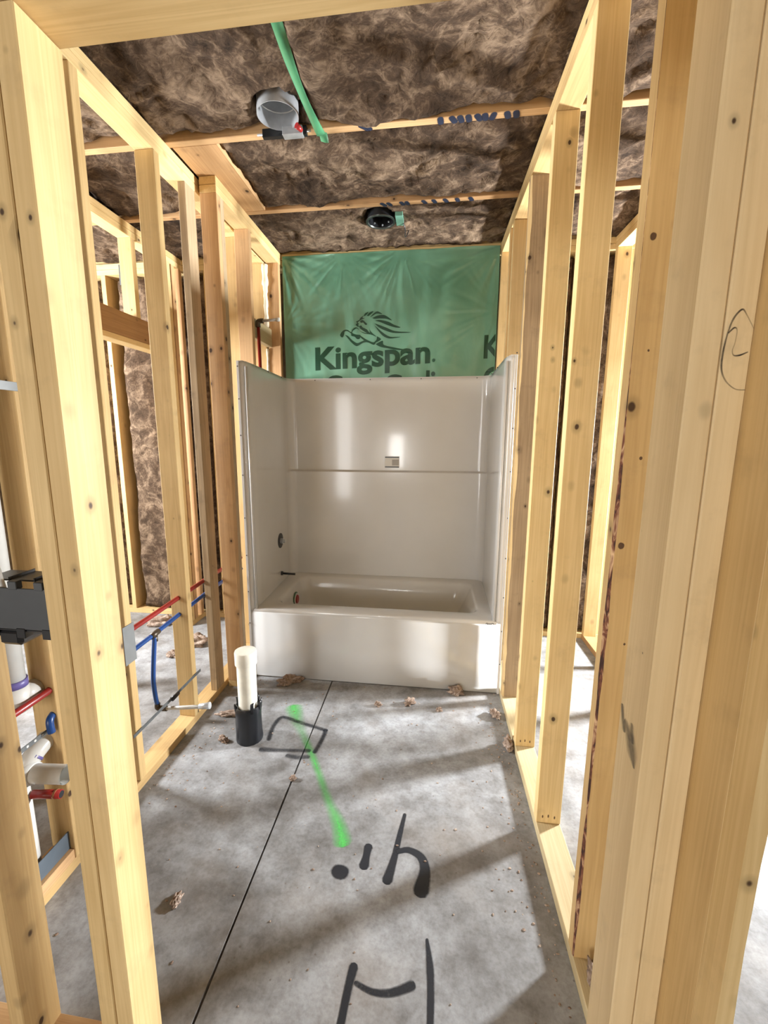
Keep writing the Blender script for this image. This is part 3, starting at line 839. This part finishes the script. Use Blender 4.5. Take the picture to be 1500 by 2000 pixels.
lathe('drain_flange', tub, [(0, 0.02), (0.9, 0.03), (1.35, 0.1), (1.4, 0.0)], M_STEEL, (-17.5, 15.7, 4.32), 'Z', 24)
# printed sticker above the ledge
YS = 30.86
def rawbox(name, parent, x, y, z, mat):
    return obj(name, outer_wall(name, '', [(x, y, z)]), mat, parent)
st = rawbox('sticker', tub, (-0.2, 4.0), (YS - 0.02, YS), (49.9, 53.2), plain('sticker_paper', (0.66, 0.63, 0.57), 0.35))
for z in (50.0, 52.8): rawbox('sticker_bar', st, (-0.15, 3.95), (YS - 0.035, YS - 0.025), (z, z + 0.32), M_BLACK)
rawbox('sticker_print', st, (1.9, 3.85), (YS - 0.033, YS - 0.025), (50.6, 52.3), plain('sticker_grey_print', (0.36, 0.33, 0.29), 0.4))
def apron_frame(u, v, h): return (u, -0.01 - h, v)
strokes('maker_script', tub, [([(26.2, 17.05), (26.5, 17.3), (26.75, 17.0), (26.5, 16.95)], 0.12, 1), ([(26.9, 17.25), (27.0, 16.95), (27.2, 17.2), (27.35, 16.95)], 0.1, 1), ([(27.4, 17.0), (27.6, 17.3), (27.9, 17.25), (27.95, 17.05)], 0.1, 1)], I_BLACK, apron_frame)

# ------------------------------------------------------------------ green vapour barrier
vbx = (-29.4, 29.7); vbz = (74.9, 108.2)
def film_h(x, z):
    h = 0.35 * noise.noise((x * .09, z * .09, 4)) + 0.15 * noise.noise((x * .3, z * .2, 9))
    for cx, cz, s in ((-29.4, 108.2, 1), (29.7, 108.2, 1), (4, 108.2, .5), (-12, 108.2, .5), (29.7, 92, .4), (-29.4, 90, .4)):
        dx, dz = x - cx, z - cz; r = math.hypot(dx, dz); a = math.atan2(dz, dx)
        h += s * 0.75 * math.exp(-((r - 6) / 9) ** 2) * (0.5 - abs(noise.noise((a * 6.5, r * 0.05, cx)))) * min(1, r / 3)
    h += 0.12 * math.sin(x * 0.9 + 2 * noise.noise((x * .1, z * .05, 1))) * (0.4 + 0.6 * max(0, 1 - (z - 75) / 25))
    return h
def film_y(x, z): return 31.95 - 0.75 * film_h(x, z)
vb_e = empty('vapor_barrier', (0, 32.0, 75)); tag(vb_e, 'translucent green plastic vapor barrier with dark green lion print above the tub', 'vapor barrier')
def make_film():
    nx, nz = 150, 86; verts, faces = [], []
    for j in range(nz + 1):
        for i in range(nx + 1):
            x = vbx[0] + (vbx[1] - vbx[0]) * i / nx; z = vbz[0] + (vbz[1] - vbz[0]) * j / nz
            verts.append((x * S, film_y(x, z) * S, z * S))
    for j in range(nz):
        for i in range(nx):
            k = j * (nx + 1) + i; faces.append((k, k + 1, k + nx + 2, k + nx + 1))
    me = bpy.data.meshes.new('film_sheet'); me.from_pydata(verts, [], faces)
    obj('film_sheet', me, M_FILM, vb_e, smooth=True)
make_film()
def drape(me, dy=-0.05):
    for v in me.vertices:
        x, z = v.co.x / S, v.co.z / S
        v.co.y = (film_y(x, z) + dy) * S
LION = [[(-6.53,91.86),(-6.05,92.56),(-5.09,92.89),(-5.85,92.02)],[(-5.57,91.92),(-4.89,92.7),(-3.74,93.08),(-4.22,92.5),(-5.08,91.82)],[(-4.8,91.45),(-3.74,92.4),(-2.6,92.97),(-1.26,92.23),(-2.79,92.4),(-3.93,91.87)],[(-4.03,91.25),(-2.79,91.83),(-1.07,91.99),(0.07,91.56),(1.41,90.5),(-0.11,90.94),(-2.02,91.13),(-3.36,91.05)],[(-3.36,90.6),(-1.83,90.69),(0.47,90.16),(1.99,89.36),(3.8,88.63),(2.57,88.56),(0.09,89.35),(-1.82,90.16)],[(-3.45,89.88),(-2.2,89.45),(0.1,88.56),(2.39,87.65),(6.75,87.26),(4.3,87.11),(1.82,87.21),(-0.28,87.85),(-2.01,88.67)],[(-3.51,89.38),(-2.58,88.6),(-1.24,87.48),(0.11,86.57),(1.45,86.14),(3.83,86.13),(2.41,85.86),(0.69,85.76),(-0.65,86.25),(-1.81,87.22)],[(-4.93,89.03),(-4.66,88.02),(-3.73,87.04),(-2.88,86.4),(-3.73,86.68),(-4.66,87.43)],[(-6.53,91.92),(-7.36,91.48),(-7.78,90.91),(-8.64,90.51),(-8.33,90.1),(-8.72,89.86),(-8.41,89.27),(-7.75,89.14),(-8.06,89.59),(-7.87,89.92),(-8.17,90.28),(-7.48,90.78),(-6.78,91.06),(-6.2,91.26),(-6.78,91.42)],[(-7.55,90.64),(-6.82,90.85),(-6.05,90.28),(-5.51,89.66),(-6.05,89.56),(-6.63,90.16),(-7.3,90.14)],[(-7.79,89.29),(-7.17,89.42),(-6.78,88.9),(-5.66,88.36),(-5.05,87.65),(-4.41,87.24),(-5.28,87.23),(-6.24,87.76),(-7.02,88.27),(-7.56,88.7)],[(-13.24,87.04),(-12.84,87.71),(-12.08,88.29),(-11.07,88.33),(-10.37,87.87),(-9.78,87.57),(-9.51,87.3),(-9.94,87.32),(-10.72,87.85),(-11.4,88.05),(-11.93,87.81),(-12.06,87.19),(-12.46,86.4),(-12.99,86.56)],[(-9.94,87.86),(-9.46,88.61),(-8.57,88.99),(-7.79,88.29),(-8.53,88.7),(-9.12,88.39),(-9.59,88.03),(-9.71,87.49),(-8.73,87.1),(-7.45,86.89),(-7.65,85.98),(-8.39,85.89),(-9.07,86.51),(-9.94,86.73),(-10.02,87.26)],[(-7.89,88.11),(-6.25,87.47),(-4.5,87.13),(-2.88,86.44),(-4.5,86.95),(-6.25,87.25)],[(-7.8,87.08),(-6.44,86.08),(-4.89,85.25),(-3.69,84.89),(-2.96,85.44),(-3.49,84.23),(-4.89,84.72),(-6.25,85.36),(-7.41,86.3)],[(-11.8,87.0),(-10.92,86.69),(-9.76,85.56),(-8.39,84.79),(-7.22,85.16),(-5.86,85.46),(-3.73,84.37),(-5.47,84.9),(-6.83,84.75),(-8.49,83.99),(-9.96,84.94),(-10.93,86.06)],[(-2.73,86.47),(-1.61,85.59),(-3.5,84.71),(-2.92,85.49)],[(-3.15,84.35),(-1.22,85.27),(-0.99,84.3),(0.13,83.78),(2.82,83.21),(5.88,82.56),(2.83,82.7),(0.14,83.2),(-1.79,83.64)]]
def lion():
    bm = bmesh.new()
    for poly in LION:
        q = bezier([(a, 0, b) for a, b in poly + poly[:1]], 4)[:-1]
        vs = [bm.verts.new((p.x * S, 0, p.z * S)) for p in q]
        e = [bm.edges.new((vs[i], vs[(i + 1) % len(vs)])) for i in range(len(vs))]
        bmesh.ops.triangle_fill(bm, edges=e, use_beauty=True)
    me = mesh_of('lion_print', bm); me.materials.append(M_PRINT); drape(me)
    obj('lion_print', me, None, vb_e)
lion()
def lettering(name, text, x0, z0, width, height, tilt=0.0, weight=0.02, clip=None, cap='K', spacing=1.0):
    cu = bpy.data.curves.new(name, 'FONT'); cu.body = text; cu.size = 1.0; cu.offset = weight; cu.resolution_u = 6; cu.space_character = spacing
    o = bpy.data.objects.new(name, cu); C.objects.link(o)
    dg = bpy.context.evaluated_depsgraph_get(); dg.update()
    me = bpy.data.meshes.new_from_object(o.evaluated_get(dg))
    bpy.data.objects.remove(o, do_unlink=True); bpy.data.curves.remove(cu)
    bm = bmesh.new(); bm.from_mesh(me); bpy.data.meshes.remove(me)
    bmesh.ops.triangulate(bm, faces=bm.faces)
    for _ in range(3): bmesh.ops.subdivide_edges(bm, edges=[e for e in bm.edges if e.calc_length() > 0.09], cuts=1); bmesh.ops.triangulate(bm, faces=bm.faces)
    xa = min(v.co.x for v in bm.verts); xb = max(v.co.x for v in bm.verts)
    sx = width / (xb - xa); sz = height / 0.73
    for v in bm.verts:
        x = (v.co.x - xa) * sx; z = v.co.y * sz
        v.co = Vector(((x0 + x) * S, 0, (z0 + z + x * math.tan(tilt)) * S))
    if clip:
        geom = bm.verts[:] + bm.edges[:] + bm.faces[:]
        bmesh.ops.bisect_plane(bm, geom=geom, plane_co=V(clip, 0, 0), plane_no=(1, 0, 0), clear_outer=True)
    me = mesh_of(name, bm); me.materials.append(M_PRINT); drape(me, -0.06)
    return obj(name, me, None, vb_e)
lettering('name_lettering', 'Kingspan', -20.5, 77.75, 32.6, 6.2, 0.045, 0.03)
lettering('name_lettering', 'K', 26.6, 80.1, 4.6, 6.0, 0.03, 0.03, clip=29.5)
blot('registered_mark', vb_e, [(13.1, 79.7, 0.55, 0.55, 0.6)], ink('green_mark_ink', (0.012, 0.085, 0.04)), lambda u, v, h: (u, film_y(u, v) - 0.08 - h, v))
lettering('second_line_lettering', 'C', -17.6, 71.0, 5.0, 5.2, 0, 0.03)
lettering('second_line_lettering', 'C', -0.6, 71.2, 5.0, 5.0, 0, 0.03)
lettering('second_line_lettering', 'di', 9.0, 71.6, 4.6, 5.6, 0, 0.03)
lettering('second_line_lettering', 'C', 26.8, 71.8, 5.0, 6.0, 0, 0.03, clip=29.5)

# ------------------------------------------------------------------ recessed ceiling light cans
def can(name, cx, cy_, mat, label, zb, r=3.15):
    e = empty(name, (cx, cy_, zb)); tag(e, label, 'light fixture')
    lathe('can_shell', e, [(r + 0.12, 0), (r, 0.02), (r, 2.4), (r - 0.10, 2.5), (r, 2.6), (r, 6.0), (r * 0.6, 6.3), (0, 6.3), (0, 6.4), (r * .6, 6.4), (r + .1, 6.1), (r + .12, 0)], mat, (cx, cy_, zb), 'Z', 40)
    return e
c1 = can('recessed_light_can', -12.3, -19.4, M_STEEL, 'shiny galvanised recessed light can in the ceiling insulation', 108.6)
bm = bmesh.new()
def plate_ring(name, parent, cx, cy_, r, x, y, z, th, mat, seg=40):
    """A flat rectangular plate with a round hole."""
    bm = bmesh.new(); inn, out = [[], []], [[], []]
    for k in range(seg):
        a = 2 * math.pi * k / seg; c_, s_ = math.cos(a), math.sin(a)
        px, py = cx + r * c_, cy_ + r * s_
        t = min(((x[1] - cx) / c_) if c_ > 1e-6 else ((x[0] - cx) / c_ if c_ < -1e-6 else 1e9), ((y[1] - cy_) / s_) if s_ > 1e-6 else ((y[0] - cy_) / s_ if s_ < -1e-6 else 1e9))
        for q, zz in ((0, z), (1, z + th)):
            inn[q].append(bm.verts.new(V(px, py, zz))); out[q].append(bm.verts.new(V(cx + t * c_, cy_ + t * s_, zz)))
    for k in range(seg):
        j = (k + 1) % seg
        bm.faces.new((inn[0][k], inn[0][j], out[0][j], out[0][k])); bm.faces.new((inn[1][k], out[1][k], out[1][j], inn[1][j]))
        bm.faces.new((inn[0][k], inn[1][k], inn[1][j], inn[0][j])); bm.faces.new((out[0][k], out[0][j], out[1][j], out[1][k]))
    bmesh.ops.recalc_face_normals(bm, faces=bm.faces)
    me = mesh_of(name, bm); me.materials.append(mat)
    return obj(name, me, None, parent)
block('mounting_plate', c1, (-16.2, -8.6), (-16.1, -15.3), (107.9, 109.2), M_BLACK)
block('junction_box', c1, (-12.6, -9.2), (-16.6, -15.25), (107.75, 109.0), M_STEEL)
tube('red_connector', c1, [(-9.7, -18.2, 107.9), (-9.1, -17.2, 107.7)], 0.42, M_RED, 12, rr=[0.45, 0.3])
tube('hanger_bar', c1, [(-17.2, -15.6, 108.6), (-8.0, -15.6, 108.6)], 0.18, M_STEEL, 8)
c2 = can('recessed_light_can', 0.0, 16.4, M_BLACK, 'black recessed light can in the insulation over the tub', 108.5, 3.0)
lathe('trim_ring', c2, [(2.9, 0.05), (3.0, -0.12), (3.45, -0.12), (3.5, 0.1)], plain('dark_ring_metal', (0.07, 0.075, 0.07), 0.3, 0.7), (0, 16.4, 108.5), 'Z', 32)
for k in range(3): lathe('trim_clip', c2, [(0, 0.0), (0.16, 0.02), (0.16, 0.3)], M_STEEL, (1.9 * math.cos(k * 1.1 + 0.4), 16.4 + 2.4 * math.sin(k * 1.1 + 0.4), 108.7), 'Z', 8)
lathe('lamp_socket', c2, [(0, 0.0), (0.7, 0.0), (0.75, 0.2), (0.75, 1.8), (0, 1.8)], M_STEEL, (0, 17.0, 111.5), 'Z', 16)
block('junction_box', c2, (3.6, 5.3), (13.6, 18.4), (108.3, 109.7), plain('green_box_paint', (0.14, 0.30, 0.22), 0.4))
tube('feed_cable', c2, bezier([(5.1, 17, 108.6), (5.6, 18.5, 107.6), (5.5, 20.5, 106.8), (5.8, 22.0, 107.6), (6.2, 22.8, 109.0)]), 0.12, M_BLACK, 8)

# green plastic strip under the batts
def strip():
    e = []
    pts = [(-6.2, -62, 108.9), (-6.3, -45, 107.7), (-6.5, -34.9, 107.2), (-6.8, -29, 107.5), (-6.6, -24, 107.3), (-6.35, -18.2, 107.6), (-6.3, -15.6, 108.0), (-6.2, -14.4, 108.6), (-6.2, -13.2, 108.2)]
    q = bezier(pts, 8); bm = bmesh.new(); rows = []
    for i, p in enumerate(q):
        tw = 0.35 * math.sin(i * 0.16); w = 0.68
        a = Vector((math.cos(tw) * w, 0, math.sin(tw) * w))
        rows.append([bm.verts.new((p - a) * S), bm.verts.new((p + a * 0.1 + Vector((0, 0, -.08))) * S), bm.verts.new((p + a) * S)])
    for a, b in zip(rows, rows[1:]):
        for k in range(2): bm.faces.new((a[k], a[k + 1], b[k + 1], b[k]))
    me = mesh_of('plastic_strip', bm); me.materials.append(M_TAPE)
    o = obj('plastic_strip', me, None, None, smooth=True)
    sm = o.modifiers.new('thickness', 'SOLIDIFY'); sm.thickness = 0.05 * S
    tag(o, 'narrow green plastic strip hanging along the ceiling insulation', 'plastic strip')
strip()

# ------------------------------------------------------------------ vent pipe in the slab
vp = empty('toilet_rough_in_pipe', (-21.2, -21.8, 0)); tag(vp, 'capped white PVC pipe standing in a black sleeve on the slab', 'pipe')
pc = (-21.2, -21.8)
rnd = random.Random(4)
sl = lathe('sleeve', vp, [(2.55, 0.0), (2.62, 0.3), (2.55, 1.2), (2.5, 3.0), (2.46, 5.4), (2.5, 6.6), (2.35, 7.3), (2.05, 7.2), (1.95, 6.5)], M_RUBBER, (pc[0], pc[1], 0), 'Z', 36)
for v in sl.data.vertices:
    d = noise.noise_vector(v.co * 55); v.co += d * 0.0022
for k in range(7):
    a = 0.9 * k + rnd.random(); 
    x, y = pc[0] + 2.2 * math.cos(a), pc[1] + 2.2 * math.sin(a)
    tube('torn_film', sl, [(x, y, 6.6), (x + .2 * math.cos(a), y + .2 * math.sin(a), 7.6 + rnd.random()), (x + .5 * math.cos(a + .6), y + .5 * math.sin(a + .6), 8.0 + rnd.random())], 0.2, M_RUBBER, 6, rr=[0.4, 0.3, 0.08])
lathe('pipe_shell', vp, [(1.80, 0.1), (1.80, 17.2)], M_PVC_OLD, (pc[0], pc[1], 0), 'Z', 36)
lathe('pipe_cap', vp, [(1.81, 15.9), (2.05, 15.9), (2.08, 18.2), (2.0, 18.5), (1.7, 18.62), (0, 18.66)], M_PVC_OLD, (pc[0], pc[1], 0), 'Z', 36)

# ------------------------------------------------------------------ plumbing in the left wall
XP = -35.9
rp = empty('red_water_line', (XP, -30, 27)); tag(rp, 'red plastic hot water line running through the left wall studs', 'water pipe')
tube('pipe_run', rp, [(-34.7, -63, 26.5), (-34.7, -50.4, 26.6), (XP, -45, 26.7), (XP, -28, 27.0), (XP, -8, 27.5), (XP, 10, 27.4)], 0.44, M_REDPEX)
bp = empty('blue_water_line', (XP, -30, 23)); tag(bp, 'blue plastic cold water line with a drop to the toilet stub-out', 'water pipe')
tube('pipe_run', bp, [(XP, -48.0, 23.2), (XP, -40, 23.0), (XP, -27, 23.4), (XP, -8, 24.4), (XP, 10, 24.4)], 0.40, M_BLUEPEX)
te = tube('tee_fitting', bp, [(XP, -28.1, 23.3), (XP, -25.9, 23.45)], 0.52, M_BRASS)
tube('crimp_ring', te, [(XP, -27, 23.0), (XP, -27.0, 22.0)], 0.46, M_BRASS)
tube('pipe_drop', bp, bezier([(XP, -27.1, 22.9), (XP, -27.9, 19), (XP, -28.5, 15), (XP, -28.3, 11.5), (XP, -28.0, 10.1)]), 0.40, M_BLUEPEX)
tube('elbow_fitting', bp, bezier([(XP, -28.0, 10.2), (XP, -28.0, 9.4), (XP + 0.7, -28.0, 9.3), (XP + 1.8, -28.0, 9.35)]), 0.5, M_BRASS)
so = tube('stub_out', bp, [(XP + 1.7, -28.0, 9.35), (-27.6, -27.4, 9.9)], 0.34, M_PVC)
tube('stub_clamp', so, [(-28.0, -27.4, 9.9), (-26.0, -27.3, 10.2)], 0.62, M_STEEL, 10, rr=[0.5, 0.62])
tube('pipe_near', bp, bezier([(XP, -46.5, 23.2), (-35.2, -48.6, 23.2), (-34.6, -50.6, 22.9), (-34.4, -50.8, 21.2)]), 0.44, M_BLUEPEX)

def strap(name, y, z, label, mat, xx=-33.98):
    bm = bmesh.new(); n = 22
    o = empty(name, (xx, (y[0] + y[1]) / 2, z)); tag(o, label, 'bracket')
    block('bracket_bar', o, (xx, xx + 0.08), y, (z - 0.3, z + 0.3), mat, 0)
    return o
s1 = strap('pipe_bracket', (-37.2, -16.2), 10.4, 'thin dark steel bracket bar nailed across studs behind the vent pipe', M_STRAP)
tube('pipe_clamp', s1, [(-33.9, -26.6, 10.3), (-33.6, -24.8, 10.5)], 0.4, M_BLACK, 8, rr=[0.45, 0.3])
s2 = strap('pipe_bracket', (-56.5, -48.6), 21.2, 'perforated steel bracket bar by the white drain pipes', M_STRAP, -35.2)
for i in range(7):
    lathe('bracket_hole', s2, [(0, 0.09), (0.16, 0.09), (0.16, 0.02)], M_PVC, (-35.2, -55.6 + i * 1.05, 21.2), 'X', 10)

dr = empty('drain_stack', (-36.3, -52.6, 17)); tag(dr, 'white PVC drain stack with tee and open trap arm beside the doorway stud', 'drain pipe')
tube('vent_riser', dr, [(-36.65, -52.6, 29.5), (-36.65, -52.6, 105.9)], 1.15, M_PVC, 24)
tube('primer_ring', dr, [(-36.65, -52.6, 28.6), (-36.65, -52.6, 29.5)], 1.33, M_PURPLE, 24)
tube('tee_hub', dr, [(-36.65, -52.6, 25.5), (-36.65, -52.6, 28.6)], 1.36, M_PVC, 24)
tube('branch_elbow', dr, [(-36.65, -52.6, 26.9), (-36.65, -50.1, 26.8)], 1.3, M_PVC, 20)
tube('drain_drop', dr, [(-36.6, -53.6, 17.2), (-36.4, -51.6, 18.7), (-36.2, -47.5, 20.4)], 1.15, M_PVC, 20)
tube('drain_base', dr, [(-36.7, -54.0, 0.1), (-36.7, -54.0, 16.8)], 1.15, M_PVC, 20)
tube('drain_joint', dr, [(-36.45, -52.0, 18.3), (-36.43, -51.75, 18.5)], 1.19, M_PURPLE, 20)
ta = tube('trap_arm', dr, [(-37, -53.2, 17.1), (-30.7, -53.1, 17.5)], 1.12, M_PVC, 24, caps=False)
tube('trap_arm_bore', ta, [(-37, -53.2, 17.1), (-30.7, -53.1, 17.5)], 0.98, M_PVC, 24, caps=False)
tube('trap_hub', dr, [(-36.9, -53.2, 17.1), (-35.0, -53.2, 17.2)], 1.3, M_PVC, 24)
tube('blue_cap', dr, [(-36.3, -49.7, 20.0), (-36.2, -47.6, 20.5)], 1.22, M_BLUEPEX, 16)
rs = tube('red_stub_out', None, [(-35.4, -53.5, 14.5), (-31.9, -53.0, 14.5)], 0.52, M_REDPEX, 16)
tag(rs, 'short red water pipe stub below the white trap arm', 'pipe stub')
tube('crimp_ring', rs, [(-32.7, -53.1, 14.5), (-32.4, -53.08, 14.5)], 0.57, plain('copper_ring', (0.42, 0.18, 0.09), 0.35, 0.7), 16)
tube('pipe_bore_shade', rs, [(-31.95, -53.01, 14.5), (-31.86, -53.0, 14.5)], 0.42, M_BLACK, 16)  # black disc paints the shade inside the open pipe end

# nail plates
def nail_plate(x, y, z, mat, label, bev=0.02):
    o = block('nail_plate', None, x, y, z, mat, bev); tag(o, label, 'nail plate')
    return o
nail_plate((-34.08, -33.98), (-37.2, -34.6), (22.8, 29.2), M_PLATE, 'light grey steel nail plate on the stud beside the blue pipe')
nail_plate((-34.08, -33.98), (-53.0, -48.9), (63.7, 64.7), M_PLATE, 'thin grey steel strap plate high on the left wall stud')
nail_plate((-34.9, -34.75), (-57.5, -48.6), (3.02, 5.6), M_SLATE, 'slate grey metal plate standing on the left wall bottom plate')

# shower riser
sr_ = empty('shower_riser', (-31.7, 18, 60)); tag(sr_, 'red shower riser pipe with elbow above the tub wall', 'water pipe')
tube('riser_pipe', sr_, [(-31.6, 18.4, 31), (-31.6, 18.3, 60), (-31.7, 18.0, 86.6)], 0.42, M_REDPEX)
el = tube('drop_ear_elbow', sr_, bezier([(-31.7, 18.0, 86.4), (-31.7, 18.0, 87.6), (-31.2, 18.0, 87.9), (-30.4, 18.0, 87.9)]), 0.62, M_BRASS, 12)
tube('arm_stub', sr_, [(-30.6, 18.0, 87.9), (-26.6, 18.0, 88.1)], 0.34, plain('grey_stub_pipe', (0.42, 0.38, 0.33), 0.4), 14)
tube('arm_cap', sr_, [(-26.9, 18.0, 88.1), (-26.0, 18.0, 88.1)], 0.48, M_PVC, 14)

# ------------------------------------------------------------------ switch box
sb = empty('switch_box', (-18, -66, 46)); tag(sb, 'black plastic multi-gang switch box nailed beside the left jamb studs', 'switch box')
bx0, bx1 = -21.6, -14.58; by0, by1 = -67.6, -64.4; bz0, bz1 = 43.8, 47.8
block('box_back', sb, (bx0, bx1 - 0.5), (by0, by0 + 0.14), (bz0 + 0.2, bz1 - 0.5), M_BOX, 0.03)
block('box_side', sb, (bx1 - 0.55, bx1), (by0 + 0.3, by1), (bz0, bz1), M_BLACK, 0.03)
block('box_bottom', sb, (bx0, bx1 - 0.5), (by0 + 0.1, by1), (bz0, bz0 + 0.14), M_BLACK, 0.03)
block('box_top', sb, (bx0, bx1 - 0.5), (by0 + 1.0, by1), (bz1 - 0.3, bz1 - 0.16), M_BLACK, 0.03)
for x in (-20.9, -18.5, -16.3):
    block('cable_tab', sb, (x, x + 0.75), (by0 - 0.05, by0 + 0.5), (bz1 - 0.6, bz1 + 0.05), M_BOX, 0.04)
    block('cable_tab', sb, (x + 0.2, x + 0.95), (by0 - 0.05, by0 + 0.7), (bz0 - 0.5, bz0 + 0.3), M_BLACK, 0.04)
for x in (-19.4, -17.2): block('divider_rib', sb, (x, x + 0.1), (by0 + 0.9, by1), (bz1 - 0.28, bz1 + 0.05), M_BLACK, 0.02)
block('box_ear', sb, (-20.2, -18.2), (by0 + 0.1, by1), (bz0 - 1.3, bz0 + 0.05), M_BLACK, 0.3)
tube('feed_cable', sb, bezier([(-19.4, -67.2, 47.0), (-20.0, -67.0, 49.0), (-20.8, -66.6, 52.5), (-21.6, -66.2, 60), (-22.3, -66.0, 75)]), 0.24, M_CABLE, 8)

# metal tie on the far top plate
ht = block('framing_tie', None, (-79.7, -77.6), (YB - 0.16, YB - 0.05), (103.0, 108.6), M_STRAP, 0.02)
tag(ht, 'small dark steel framing tie on the far top plate', 'framing tie')

# ------------------------------------------------------------------ insulation scraps on the slab
def scrap(x, y, sx, sy_, sz, seed, label, rot=0.0):
    bm = bmesh.new(); bmesh.ops.create_icosphere(bm, subdivisions=4, radius=1.0)
    for v in bm.verts:
        d = v.co.normalized()
        f = 1 + 0.75 * noise.noise(d * 1.9 + Vector((seed, 0, 0))) + 0.5 * (0.5 - abs(noise.noise(d * 4.6 + Vector((0, seed, 0))))) + 0.25 * noise.noise(d * 11 + Vector((0, 0, seed)))
        v.co = d * max(0.15, f)
    lo = min(v.co.z for v in bm.verts)
    cs, sn = math.cos(rot), math.sin(rot)
    for v in bm.verts:
        a, b = v.co.x * sx, v.co.y * sy_
        v.co = V(a * cs - b * sn, a * sn + b * cs, max(0.0, (v.co.z - lo * 0.45)) * sz)
    me = mesh_of('insulation_scrap', bm)
    o = obj('insulation_scrap', me, M_TUFT, None, (x, y, 0.01), smooth=True)
    tag(o, label, 'insulation scrap')
scrap(-19.6, -2.0, 2.6, 1.0, 1.0, 1.3, 'long tuft of insulation lying against the apron behind the capped pipe', 0.5)
scrap(19.9, -1.3, 1.5, 0.7, 0.95, 2.9, 'brown tuft of insulation against the bright end of the tub apron', 0.1)
scrap(9.6, -6.5, 1.1, 0.7, 0.7, 4.4, 'pale crumpled tuft of insulation in front of the tub middle', 0.8)
scrap(2.7, -8.1, 0.6, 0.45, 0.5, 5.1, 'small brown insulation crumb straight below the tub sticker')
scrap(16.1, -8.1, 0.6, 0.4, 0.4, 6.2, 'tiny grey insulation crumb between the apron tuft and pale tuft')
scrap(27.9, -8.6, 1.1, 0.5, 0.8, 7.5, 'twisted insulation scrap beside the pale treated plate near the tub', -0.9)
scrap(-27.4, -15.6, 2.6, 0.55, 0.6, 8.8, 'stringy insulation scrap lying behind the black pipe sleeve', 0.15)
scrap(-25.9, -23.4, 0.9, 0.5, 0.6, 9.1, 'small pale insulation scrap in front of the black pipe sleeve', -0.3)
scrap(-17.9, -52.4, 0.45, 0.85, 0.35, 10.4, 'lone pinkish insulation scrap on the slab by the doorway jamb', 0.1)
scrap(-9.4, -31.0, 0.45, 0.4, 0.4, 11.9, 'tiny crumb lying on the saw-cut joint')
scrap(29.1, -17.8, 0.7, 1.4, 0.9, 12.3, 'brown insulation tuft caught against the right plate mid-wall', 0.1)
scrap(-52.8, 13.2, 3.2, 1.8, 1.6, 13.6, 'large insulation clump on the closet floor behind the left wall', 0.2)
scrap(-70.5, 24.5, 3.0, 1.6, 1.5, 14.2, 'pale insulation clump below the far insulated wall', 0.4)
scrap(-55.0, 6.2, 1.4, 0.9, 0.9, 15.5, 'small insulation tuft on the closet floor near the large clump')
scrap(31.6, -55.6, 0.5, 1.2, 1.1, 16.1, 'torn paper-like insulation scrap on the plate below the barky stud', 0.1)
bpy.data.objects[[o.name for o in bpy.data.objects if o.name.startswith('insulation_scrap')][-1]].location.z = 1.52 * S

def crumbs():
    rnd = random.Random(11); bm = bmesh.new()
    for i in range(420):
        z = rnd.random()
        if z < 0.45: x, y = 29.5 - abs(rnd.gauss(0, 3)), rnd.uniform(-64, 0)
        elif z < 0.7: x, y = -33.2 + abs(rnd.gauss(0, 5)), rnd.uniform(-40, -2)
        else: x, y = rnd.uniform(-30, 29), rnd.uniform(-62, -1)
        r = rnd.uniform(0.06, 0.17)
        vs = bmesh.ops.create_icosphere(bm, subdivisions=1, radius=r * S)['verts']
        k = Vector((rnd.uniform(.6, 1.6), rnd.uniform(.6, 1.6), rnd.uniform(.3, .7)))
        for v in vs: v.co = Vector((v.co.x * k.x, v.co.y * k.y, v.co.z * k.z)) + V(x, y, r * .3)
    me = mesh_of('sawdust_crumbs', bm)
    o = obj('sawdust_crumbs', me, M_TUFT); tag(o, 'scatter of fine sawdust and insulation crumbs over the slab', 'debris', kind='stuff')
crumbs()

# ------------------------------------------------------------------ marks on the jamb lumber
def on_king(u, v, h): return (u, YD[0] - h, v)
strokes('circled_number', wD, [
    ([(29.68, 64.3), (29.25, 65.0), (29.0, 65.25), (28.65, 64.8), (28.45, 64.0), (28.35, 63.0), (28.4, 62.2), (28.7, 61.6), (29.2, 61.2), (29.68, 61.15)], [.05, .06, .09, .09, .08, .1, .09, .07, .06, .05], [.22, .3, .65, .5, .45, .55, .5, .3, .3, .35]),
    ([(28.5, 64.1), (28.75, 64.35), (28.9, 64.2), (28.88, 63.6), (28.8, 63.2), (28.9, 62.95), (29.2, 62.95), (29.55, 63.1)], [.07, .08, .05, .05, .05, .06, .08, .06], [.5, .6, .25, .22, .22, .4, .65, .5])], I_BLACK, on_king, soft=0.4)
def on_jack(u, v, h): return (JR - h, u, v)
strokes('lumber_stamp', wD, [([(-65.3, 40.0), (-65.6, 39.2), (-65.9, 38.6)], .4, .45), ([(-66.0, 39.2), (-66.7, 38.7), (-67.3, 37.9), (-67.7, 37.2)], [.5, .9, 1.0, .3], .42), ([(-66.9, 39.6), (-67.2, 38.7)], .4, .38)], I_BLACK, on_jack, soft=0.7)
def on_r1(u, v, h): return (u, -53.2 - h, v)
blot('dark_knot', wR, [(30.75, 75.0, .28, .34, 1), (30.7, 48.7, .3, .36, 1), (31.9, 39, .12, .14, .9), (31.3, 66, .1, .12, .8), (31.6, 56.8, .16, .18, .8)], I_BROWN, on_r1)
for ys, zz in ((-35.8, 2.6), (-19.2, 2.6)):
    blot('toe_nails', wR, [(30.9, zz, .12, .3, .9), (31.7, zz + .15, .12, .32, .9), (32.6, zz, .12, .3, .9)], I_BROWN, lambda u, v, h, q=ys: (u, q - h, v))
